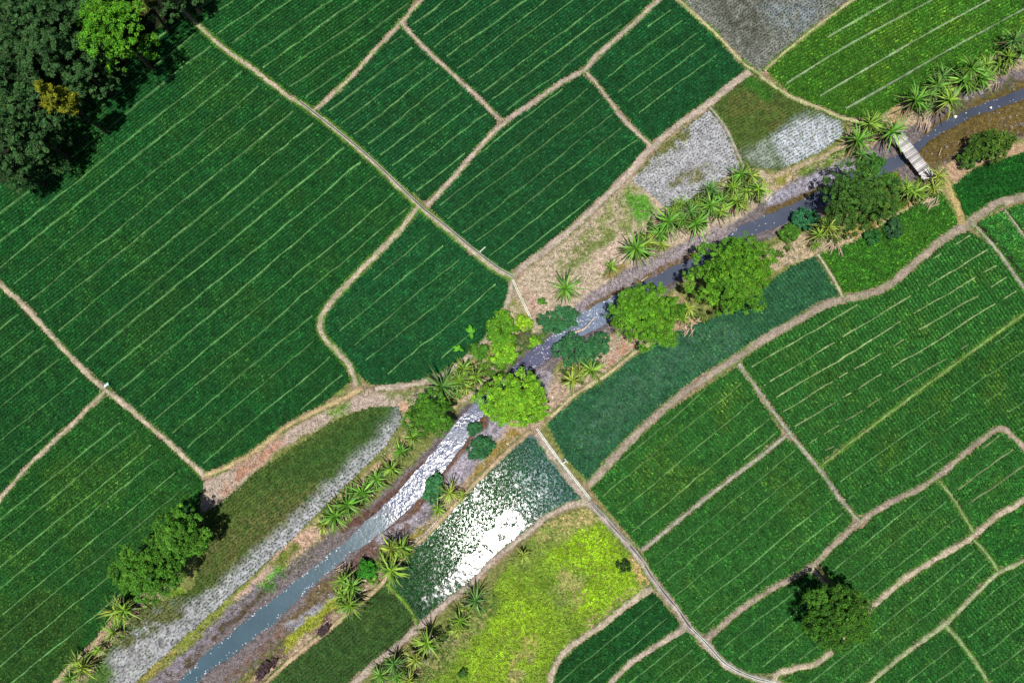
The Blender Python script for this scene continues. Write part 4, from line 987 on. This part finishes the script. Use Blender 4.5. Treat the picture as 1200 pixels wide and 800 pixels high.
# (group, wording, palms: px, py, size, kind)
CL = [
 ('palms on the far bank upstream of the footbridge', '{k} spiky palm, {o} upstream of the footbridge in the upper right clump',
  [(1072,118,1.15,0),(1086,125,.9,2),(1090,112,1.0,2),(1098,102,1.1,0),(1107,122,1.0,1),(1108,87,1.15,2),(1112,105,1.05,1),(1128,95,1.05,0),(1134,84,1.1,0),(1137,102,.8,1),(1147,93,1.0,0),(1154,77,1.05,1),(1162,86,.9,0),(1173,76,.9,1),(1180,68,1.0,1),(1191,46,1.3,2),(1196,63,1.2,2)]),
 ('palms at the footbridge', '{k} spiky palm, {o} from the left at the field end of the footbridge',
  [(1007,163,1.35,0),(1012,180,.8,2),(1018,146,1.0,1),(1026,141,1.05,1),(1043,156,1.05,0)]),
 ('palms along the middle of the north bank', '{k} spiky palm, {o} from the left in the long clump below the pale field',
  [(744,293,1.2,0),(757,285,.95,3),(774,273,1.1,0),(775,286,.9,3),(783,260,1.1,0),(791,248,1.0,1),(798,240,.95,1),(799,257,1.0,0),(808,249,1.0,2),(816,262,1.1,0),(818,240,1.05,1),(832,241,1.0,0),(834,222,1.1,2),(843,249,.9,1),(846,234,1.0,0),(860,219,1.1,1),(863,235,1.05,1),(869,204,1.1,0),(873,241,.8,3),(876,224,1.05,1),(880,206,.9,3),(887,223,1.0,1)]),
 ('palms on the dry ground by the stream bend', '{k} spiky palm standing {o} on the dry ground above the blue green mound',
  [(663,338,1.25,0),(716,312,.6,1)]),
 ('yellowish palms on the south bank', '{k} spiky palm, {o} from the left under the south bank bush',
  [(670,446,.95,3),(679,436,1.0,3),(693,434,1.0,1)]),
 ('palms between the looping path and the stream', '{k} spiky palm, {o} from the left between small tree and tall bush',
  [(519,453,1.2,2),(538,446,1.05,1),(543,433,.9,1),(546,453,.95,3),(557,441,.95,1),(524,470,.8,3)]),
 ('palms in the row on the west bank', '{k} spiky palm, {o} from the bottom in the west bank row',
  [(379,615,1.05,3),(394,604,1.1,0),(408,590,1.15,0),(424,578,1.15,0),(440,562,1.2,0),(458,549,.85,1),(469,529,.95,0),(484,512,.85,1)]),
 ('palms on the south bank above the flooded paddy', '{k} spiky palm, {o} from the left above the flooded paddy',
  [(513,596,.95,1),(527,577,.9,3),(541,581,.7,3)]),
 ('palms in the clump around the ball shaped bush', '{k} spiky palm, {o} from the left around the ball bush',
  [(402,697,1.05,1),(403,679,.8,1),(411,708,1.2,1),(412,687,1.05,0),(436,681,.6,1),(451,660,.95,1),(459,643,.95,3),(459,667,1.2,1),(470,641,.95,1),(475,648,.85,1)]),
 ('palms along the sandy track below the flooded paddy', '{k} spiky palm, {o} from the bottom beside the lime meadow track',
  [(445,793,1.05,0),(461,778,1.15,2),(465,794,.9,0),(480,796,.9,3),(487,772,1.0,3),(502,751,1.0,1),(537,738,.85,3),(539,727,.95,1),(547,715,.85,3),(557,704,1.1,2)]),
 ('palms on the strip at the lower left', '{k} spiky palm, {o} from the bottom below the tree pair',
  [(82,795,1.0,0),(91,776,.95,1),(97,783,.95,3),(117,760,.65,1),(132,741,.9,1),(138,714,1.0,3),(144,724,.8,0),(150,712,.95,1)]),
 ('palms on the south bank near the ragged dark tree', '{k} spiky palm, {o} from the left near the ragged dark tree',
  [(955,288,.5,1),(958,276,.8,1),(969,267,1.05,3),(1060,223,.95,1),(1068,227,.95,1),(1075,224,.9,1),(1093,221,1.0,3),(1099,207,1.05,3)]),
 ('dry palms beside the dome tree', '{k} spiky palm, {o} from the left against the dome shaped tree',
  [(800,372,.75,3),(806,362,.7,3)]),
 ('dull palms in the lime meadow', '{k} spiky palm alone at the upper left border of the lime meadow, {o} and only one there', [(613,650,.8,3)]),
]
for grp, wording, ps in CL:
    for k, (px, py, s, kd) in enumerate(ps):
        lab = wording.format(k=KN[kd], o=ORD[k])
        if 'only one there' in lab: lab = 'dull yellowish spiky palm alone at the upper left border of the lime meadow'
        if grp.startswith('palms on the dry'): lab = ['biggest single spiky palm with a broad rosette above the blue green mound', 'stunted light green spiky palm alone on the bare ground right of the biggest palm'][k]
        palm(px, py, s, kd, lab, grp)

UV, UF, UC, un = [], [], [], 0
for pts, w, n, ca, cb in (([(575,445),(605,425),(622,400),(645,385)], 1.2, 46, (.04,.12,.02), (.13,.26,.03)), ([(525,462),(560,437),(585,425)], 1.2, 34, (.05,.14,.02), (.16,.30,.03)),
        ([(745,292),(800,255),(850,232),(888,218)], 1.3, 80, (.025,.085,.015), (.12,.22,.03)), ([(1070,120),(1110,103),(1150,85),(1195,55)], 1.2, 74, (.02,.075,.015), (.10,.20,.03)),
        ([(380,612),(425,576),(470,530),(490,508)], .8, 30, (.04,.12,.02), (.13,.24,.03)), ([(400,700),(430,678),(470,642)], .8, 26, (.03,.10,.015), (.13,.24,.03)),
        ([(440,795),(490,765),(560,705)], 1.0, 36, (.03,.09,.02), (.16,.24,.04)), ([(1005,165),(1030,145)], .9, 16, (.03,.10,.015), (.12,.24,.02)),
        ([(955,280),(1000,270),(1050,240),(1095,215)], .9, 40, (.04,.10,.015), (.18,.24,.04)), ([(85,790),(115,758),(145,715)], .7, 18, (.04,.11,.02), (.15,.24,.03)),
        ([(800,375),(830,372),(890,320),(930,285)], .8, 30, (.04,.11,.02), (.16,.22,.04)), ([(660,440),(700,430)], .8, 14, (.03,.1,.02), (.14,.22,.03))):
    l = spline(W(pts), .3); q = l[rng.integers(0, len(l), n)]+rng.normal(0, w*.6, (n, 2)); q = q[(path_gap(q) > .1) & (sdf(q, WATER) < -.2)]
    zq = ground_z(q)
    for (x_, y_), z_ in zip(q, zq):
        r_ = rng.uniform(.25, .6)
        V, F, C = crown_mesh([(x_, y_, z_+r_*.45, r_, r_, r_*.8)], 5, 22, .10, ca, cb, .24, var=.3)
        UV.append(V); UF.append(F+un); UC.append(C); un += len(V)
o = build('undergrowth', np.vstack(UV), np.vstack(UF), M_leaf, cols=np.vstack(UC)); tag(o, 'low tangled undergrowth between the bank plants', kind='stuff')

# young banana plants beside the rounded field
def banana(px, py, s, label, n, rot):
    x, y = G(px, py, 1.0); root = empty('banana_plant', x, y, 0, rot, label, 'banana plant', 'young banana plants leaning over the rounded rice field')
    mb = MB(); mb.tube([(0, 0, -.1), (.02, 0, .5*s), (.05, 0, 1.0*s)], [.09*s, .075*s, .05*s], 8, (.14, .2, .05)); mb.make('stem', M_leaf, root, True)
    for k in range(n):
        a_ = [1.6, 2.3, .6, 4.6][k]; L = s*[1.0, .85, .6, .7][k]; ks = 8; sx = np.linspace(0, 1, ks)
        d = np.array([math.cos(a_), math.sin(a_), 0]); e_ = np.array([-d[1], d[0], 0])
        p = d*(L*sx*.9)[:, None]+np.array([.05, 0, 1.0*s])+np.array([0, 0, 1])*(L*(.55*sx-.75*sx**2))[:, None]
        w = .36*s*np.sin(np.pi*np.clip(sx*.92+.06, 0, 1))**.6
        v = np.stack([p+e_*w[:, None]*.5+[0, 0, -.03], p+[0, 0, .03], p-e_*w[:, None]*.5+[0, 0, -.03]], 1).reshape(-1, 3)
        ix = np.arange(ks*3).reshape(ks, 3); f = np.stack([ix[:-1, :-1], ix[:-1, 1:], ix[1:, 1:], ix[1:, :-1]], -1).reshape(-1, 4)
        build('leaf', v, f, M_leaf, cols=np.tile(np.array([.10, .36, .02])*(1+.2*random.uniform(-1, 1)), (len(v), 1)), parent=root)
banana(552, 390, 1.15, 'young banana plant with a long drooping leaf, upper of two over the rounded field', 4, .2)
banana(538, 409, .95, 'small banana plant with spread leaves, lower of two over the rounded field', 4, 1.2)

# ------------------------------------------------------------------ footbridge
a0 = G(1046, 151, .55); b0 = G(1090, 209, .55)
v = b0-a0; Lb = np.linalg.norm(v); rz = math.atan2(v[1], v[0]); mid = (a0+b0)/2
br = empty('footbridge', mid[0], mid[1], 0, rz, 'weathered grey plank footbridge crossing the stream in the upper right', 'footbridge')
npl = 30; pw = Lb/npl
for k in range(npl):
    mb = MB(); t = random.uniform(.82, 1.08)*(.6 if k in (5, 9, 13, 16, 19, 24) else 1)
    c = np.array([.68, .64, .63])*t*random.choice([1, 1, .9, .75, 1.05])
    mb.box((-Lb/2+pw*(k+.5)+random.uniform(-.01, .01), random.uniform(-.05, .05), .55+random.uniform(-.012, .012)), (pw*.93, 1.55+random.uniform(-.08, .08), .05), random.uniform(-.02, .02), c)
    mb.make('plank', M_wood, br)
for yy in (-.5, .5):
    mb = MB(); mb.box((0, yy, .44), (Lb+.4, .14, .15), 0, (.2, .17, .14)); mb.make('beam', M_wood, br)
for xx in (-Lb*.42, -.6, .6, Lb*.42):
    for yy in (-.5, .5):
        mb = MB(); mb.tube([(xx, yy, -1.2), (xx, yy, .37)], [.08, .08], 8, (.2, .17, .14)); mb.make('post', M_wood, br)
mb = MB(); mb.box((Lb*.36, .78, .62), (1.2, .07, .07), .1, (.36, .32, .3)); mb.make('side_rail', M_wood, br)

# ------------------------------------------------------------------ concrete irrigation channels
def channel(pts, off, label, width=.34, wall=.09, z=.20, col=(.52, .52, .47), group='concrete irrigation channels'):
    l = spline(W(pts), .35); t = np.gradient(l, axis=0); t /= np.linalg.norm(t, axis=1)[:, None]+1e-9
    nn = np.stack([-t[:, 1], t[:, 0]], -1); l = l+nn*off
    c = l.mean(0); root = empty('irrigation_channel', c[0], c[1], 0, 0, label, 'irrigation channel', group)
    n = len(l)
    def strip(name, o1, o2, z1, z0_, m, colr):
        pr = [(o1, z0_), (o1, z1), (o2, z1), (o2, z0_)]
        V = np.stack([np.column_stack([l-c+nn*o_, np.full(n, zz)]) for o_, zz in pr], 1).reshape(-1, 3)
        ix = np.arange(n*4).reshape(n, 4); F = np.stack([ix[:-1, :-1], ix[:-1, 1:], ix[1:, 1:], ix[1:, :-1]], -1).reshape(-1, 4)
        cc = np.array(colr)*(.75+.5*fbm(l[:, 0], l[:, 1], .9, 3))[:, None]
        build(name, V, F, m, cols=np.repeat(cc, 4, 0), parent=root)
    h = width/2
    strip('side_wall', -h-wall, -h, z+.11, -.05, M_conc, col); strip('side_wall', h, h+wall, z+.11, -.05, M_conc, col)
    strip('channel_bed', -h+.002, h-.002, z+.05, -.05, M_ditch, (.03, .03, .03))
    return root
channel([(350,122),(400,161),(440,195),(490,243),(520,267),(550,292),(580,315),(600,327)], .30, 'narrow concrete channel along the long diagonal path to the path crossing and beyond', .14, .07, .13, (.36, .34, .30))
channel([(690,588),(705,604),(727,628),(748,652),(766,680),(790,710),(808,735)], .08, 'concrete channel down the middle of the track right of the lime meadow', .20, .08, .17, (.42, .39, .37))
channel([(808,735),(828,755),(850,778),(880,793),(910,801),(950,813)], .10, 'pale curved concrete channel at the bottom edge right of the lime meadow', .12, .08, .17, (.50, .54, .50))
channel([(627,503),(650,535),(680,573),(690,586)], .22, 'thin whitish concrete channel dividing the flooded paddy from the teal field', .07, .10, .17, (.68, .70, .60))
channel([(601,328),(608,344),(622,373)], 0, 'short white concrete channel dropping from the path corner to the stream', .06, .09, .12, (.66, .64, .56))

# sluice, stubs, litter
x, y = G(661, 541); r = empty('sluice_gate', x, y, .1, -.9, 'small white concrete sluice box on the thin channel', 'sluice gate')
for nm, c, s in (('side_wall', (0, .28, .2), (.6, .12, .4)), ('side_wall', (0, -.28, .2), (.6, .12, .4)), ('lintel', (0, 0, .43), (.14, .68, .07))):
    mb = MB(); mb.box(c, s, 0, (.66, .66, .64)); mb.make(nm, M_conc, r)
mb = MB(); mb.box((0, 0, .18), (.05, .43, .3), 0, (.06, .055, .05)); mb.make('gate', M_wood, r)
x, y = G(566, 293); r = MB(); r.tube([(-.32, -.27, .34), (.30, .27, .48)], [.09, .09], 10, (.45, .5, .38)); r.tube([(-.34, -.29, .33), (-.28, -.23, .345)], [.12, .12], 10, (.55, .6, .5))
o = r.make('outlet_pipe', M_conc, None, True); o.location = (x, y, 0); tag(o, 'pale outlet pipe stub reaching from the diagonal path into the dark field', 'pipe')
def blob(mb, c, r, col, seed, sq=.7):
    n1, n2 = 9, 12; rr = np.random.default_rng(seed); V = []
    for a_ in range(n1+1):
        for b_ in range(n2):
            th_ = PI*a_/n1; ph = 2*PI*b_/n2
            k = r*(1+.22*math.sin(3*ph+seed)*math.sin(th_)+.12*math.sin(5*th_+ph*2))
            V.append((c[0]+k*math.sin(th_)*math.cos(ph), c[1]+k*math.sin(th_)*math.sin(ph), c[2]+k*sq*math.cos(th_)))
    F = [(a_*n2+b_, (a_+1)*n2+b_, (a_+1)*n2+(b_+1) % n2, a_*n2+(b_+1) % n2) for a_ in range(n1) for b_ in range(n2)]
    mb.add(V, F, col)
x, y = G(127, 451); r = empty('plastic_bundle', x, y, .1, 0, 'white and pale turquoise plastic bundle beside the left path junction', 'plastic bundle')
mb = MB(); blob(mb, (-.12, -.09, .25), .17, (.75, .85, .83), 1); mb.make('white_sack', M_plast, r, True)
mb = MB(); blob(mb, (.1, .1, .28), .18, (.42, .78, .72), 4, .6); mb.make('turquoise_sack', M_plast, r, True)
for px, py, s, lab in ((1119.5, 137, .2, 'white foam lump lying at the water edge above the brown stream bed, nearer the footbridge'), (1161, 126.5, .15, 'small white foam lump at the water edge near the right border')):
    x, y = G(px, py, -.4); mb = MB(); blob(mb, (0, 0, .12), s, (.8, .78, .7), int(px)); o = mb.make('foam_lump', M_plast, None, True); o.location = (x, y, -.5); tag(o, lab, 'litter')
def branch(px, py, segs, rad, label, col=(.5, .42, .38), z=-.3, name='driftwood'):
    x, y = G(px, py, z); mb = MB()
    for s_ in segs:
        p = np.array([(a_*.1, -b_*.1, c_) for a_, b_, c_ in s_]); mb.tube(p, np.linspace(rad, rad*.5, len(p)), 7, col)
    o = mb.make(name, M_wood, None, True); o.location = (x, y, z); return tag(o, label, 'driftwood')
branch(897, 232, [[(-8,-8,.3),(-3,0,.35),(2,6,.25)], [(2,6,.25),(6,0,.3),(4,-3,.35)], [(-1,-10,.3),(1,-3,.3)]], .10, 'bleached forked driftwood below the right end of the long palm clump', (.62, .58, .56))
branch(1101, 178, [[(-2,5,.15),(0,0,.18),(2,-5,.15)]], .06, 'single bent stick lying on the brown stream bed', (.45, .38, .25))
branch(830, 273, [[(-4,8,.2),(-1,2,.25),(3,-4,.3)], [(-1,2,.25),(8,-3,.28)], [(-12,2,.3),(-2,-2,.3),(6,-5,.28)]], .07, 'tangle of dry branches on the mud under the long palm clump', (.42, .33, .27))
branch(690, 380, [[(-8,8,.2),(0,0,.3),(6,-8,.2)]], .13, 'pale log slanting into the white riffle', (.5, .43, .4))
branch(678, 388, [[(-5,2,.2),(1,0,.25),(6,-3,.2)]], .16, 'short thick tan log between the two blue green mounds', (.55, .42, .32))
branch(755, 327, [[(-4,3,.2),(0,0,.2),(4,-3,.2)]], .06, 'small pale stick on the mud left of the largest tree', (.6, .52, .42))
def fronds(px, py, n, L, a0, sprd, label, rz=0):
    x, y = G(px, py); z0 = float(ground_z(np.array([[x, y]]))[0]); mb = MB()
    for k in range(n):
        a_ = math.radians(a0+random.uniform(-sprd, sprd)); ox, oy = random.uniform(-.7, .7), random.uniform(-.5, .5); l_ = L*random.uniform(.6, 1.1)
        d = np.array([math.cos(a_), math.sin(a_)]); pts = [(ox, oy, .55), (ox+d[0]*l_*.5, oy+d[1]*l_*.5, .45), (ox+d[0]*l_, oy+d[1]*l_, .18)]
        mb.tube(pts, [.05, .045, .02], 5, np.array([.52, .38, .29])*random.uniform(.6, 1.2))
    o = mb.make('fallen_fronds', M_dry); o.location = (x, y, z0); return tag(o, label, 'dead fronds')
fronds(1082, 143, 20, 1.6, 265, 25, 'pinkish brown dead fronds hanging over the bank beside the footbridge')
fronds(1163, 97, 10, 1.1, 245, 30, 'dead fronds sliding down the mud below the upper right palm clump')
fronds(1092, 236, 18, 1.2, 215, 45, 'dry fronds strewn along the path by the south end of the footbridge')
fronds(978, 288, 14, 1.2, 240, 60, 'dry brown fronds on the bank under the ragged dark tree')
fronds(808, 382, 16, 1.1, 230, 60, 'tan dead fronds between the dome tree and the teal field')
fronds(405, 662, 12, 1.3, 230, 40, 'brown dead fronds on the mud above the ball shaped bush')

# ------------------------------------------------------------------ camera, light, world
cam = bpy.data.cameras.new('camera'); co = bpy.data.objects.new('camera', cam); COL.objects.link(co)
cam.sensor_width = 36; cam.lens = 24; cam.clip_end = 8000; cam.clip_start = .5
co.location = (0, 0, H); co.rotation_euler = (TILT, 0, 0); scene.camera = co
sv = Vector((float(G(568, 622)[0]), float(G(568, 622)[1]), H)).normalized()
sun = bpy.data.lights.new('sun', 'SUN'); sun.energy = 5.0; sun.angle = math.radians(.53); sun.color = (1, .965, .90)
so = bpy.data.objects.new('sun', sun); COL.objects.link(so); so.rotation_euler = sv.to_track_quat('Z', 'Y').to_euler(); so.location = (0, 0, 120)
w = bpy.data.worlds.new('World'); scene.world = w; w.use_nodes = True
nt = w.node_tree; bg = nt.nodes['Background']; sky = nt.nodes.new('ShaderNodeTexSky'); sky.sky_type = 'NISHITA'; sky.sun_disc = False
sky.sun_elevation = math.asin(sv.z); sky.sun_rotation = math.atan2(sv.x, sv.y) % (2*PI)
nt.links.new(sky.outputs[0], bg.inputs[0]); bg.inputs[1].default_value = .05
vs = scene.view_settings; vs.view_transform = 'Standard'; vs.look = 'None'; vs.gamma = 1; vs.use_curve_mapping = False; vs.exposure = 0
scene.cycles.max_bounces = 5; scene.cycles.diffuse_bounces = 3; scene.cycles.glossy_bounces = 2; scene.cycles.transmission_bounces = 3
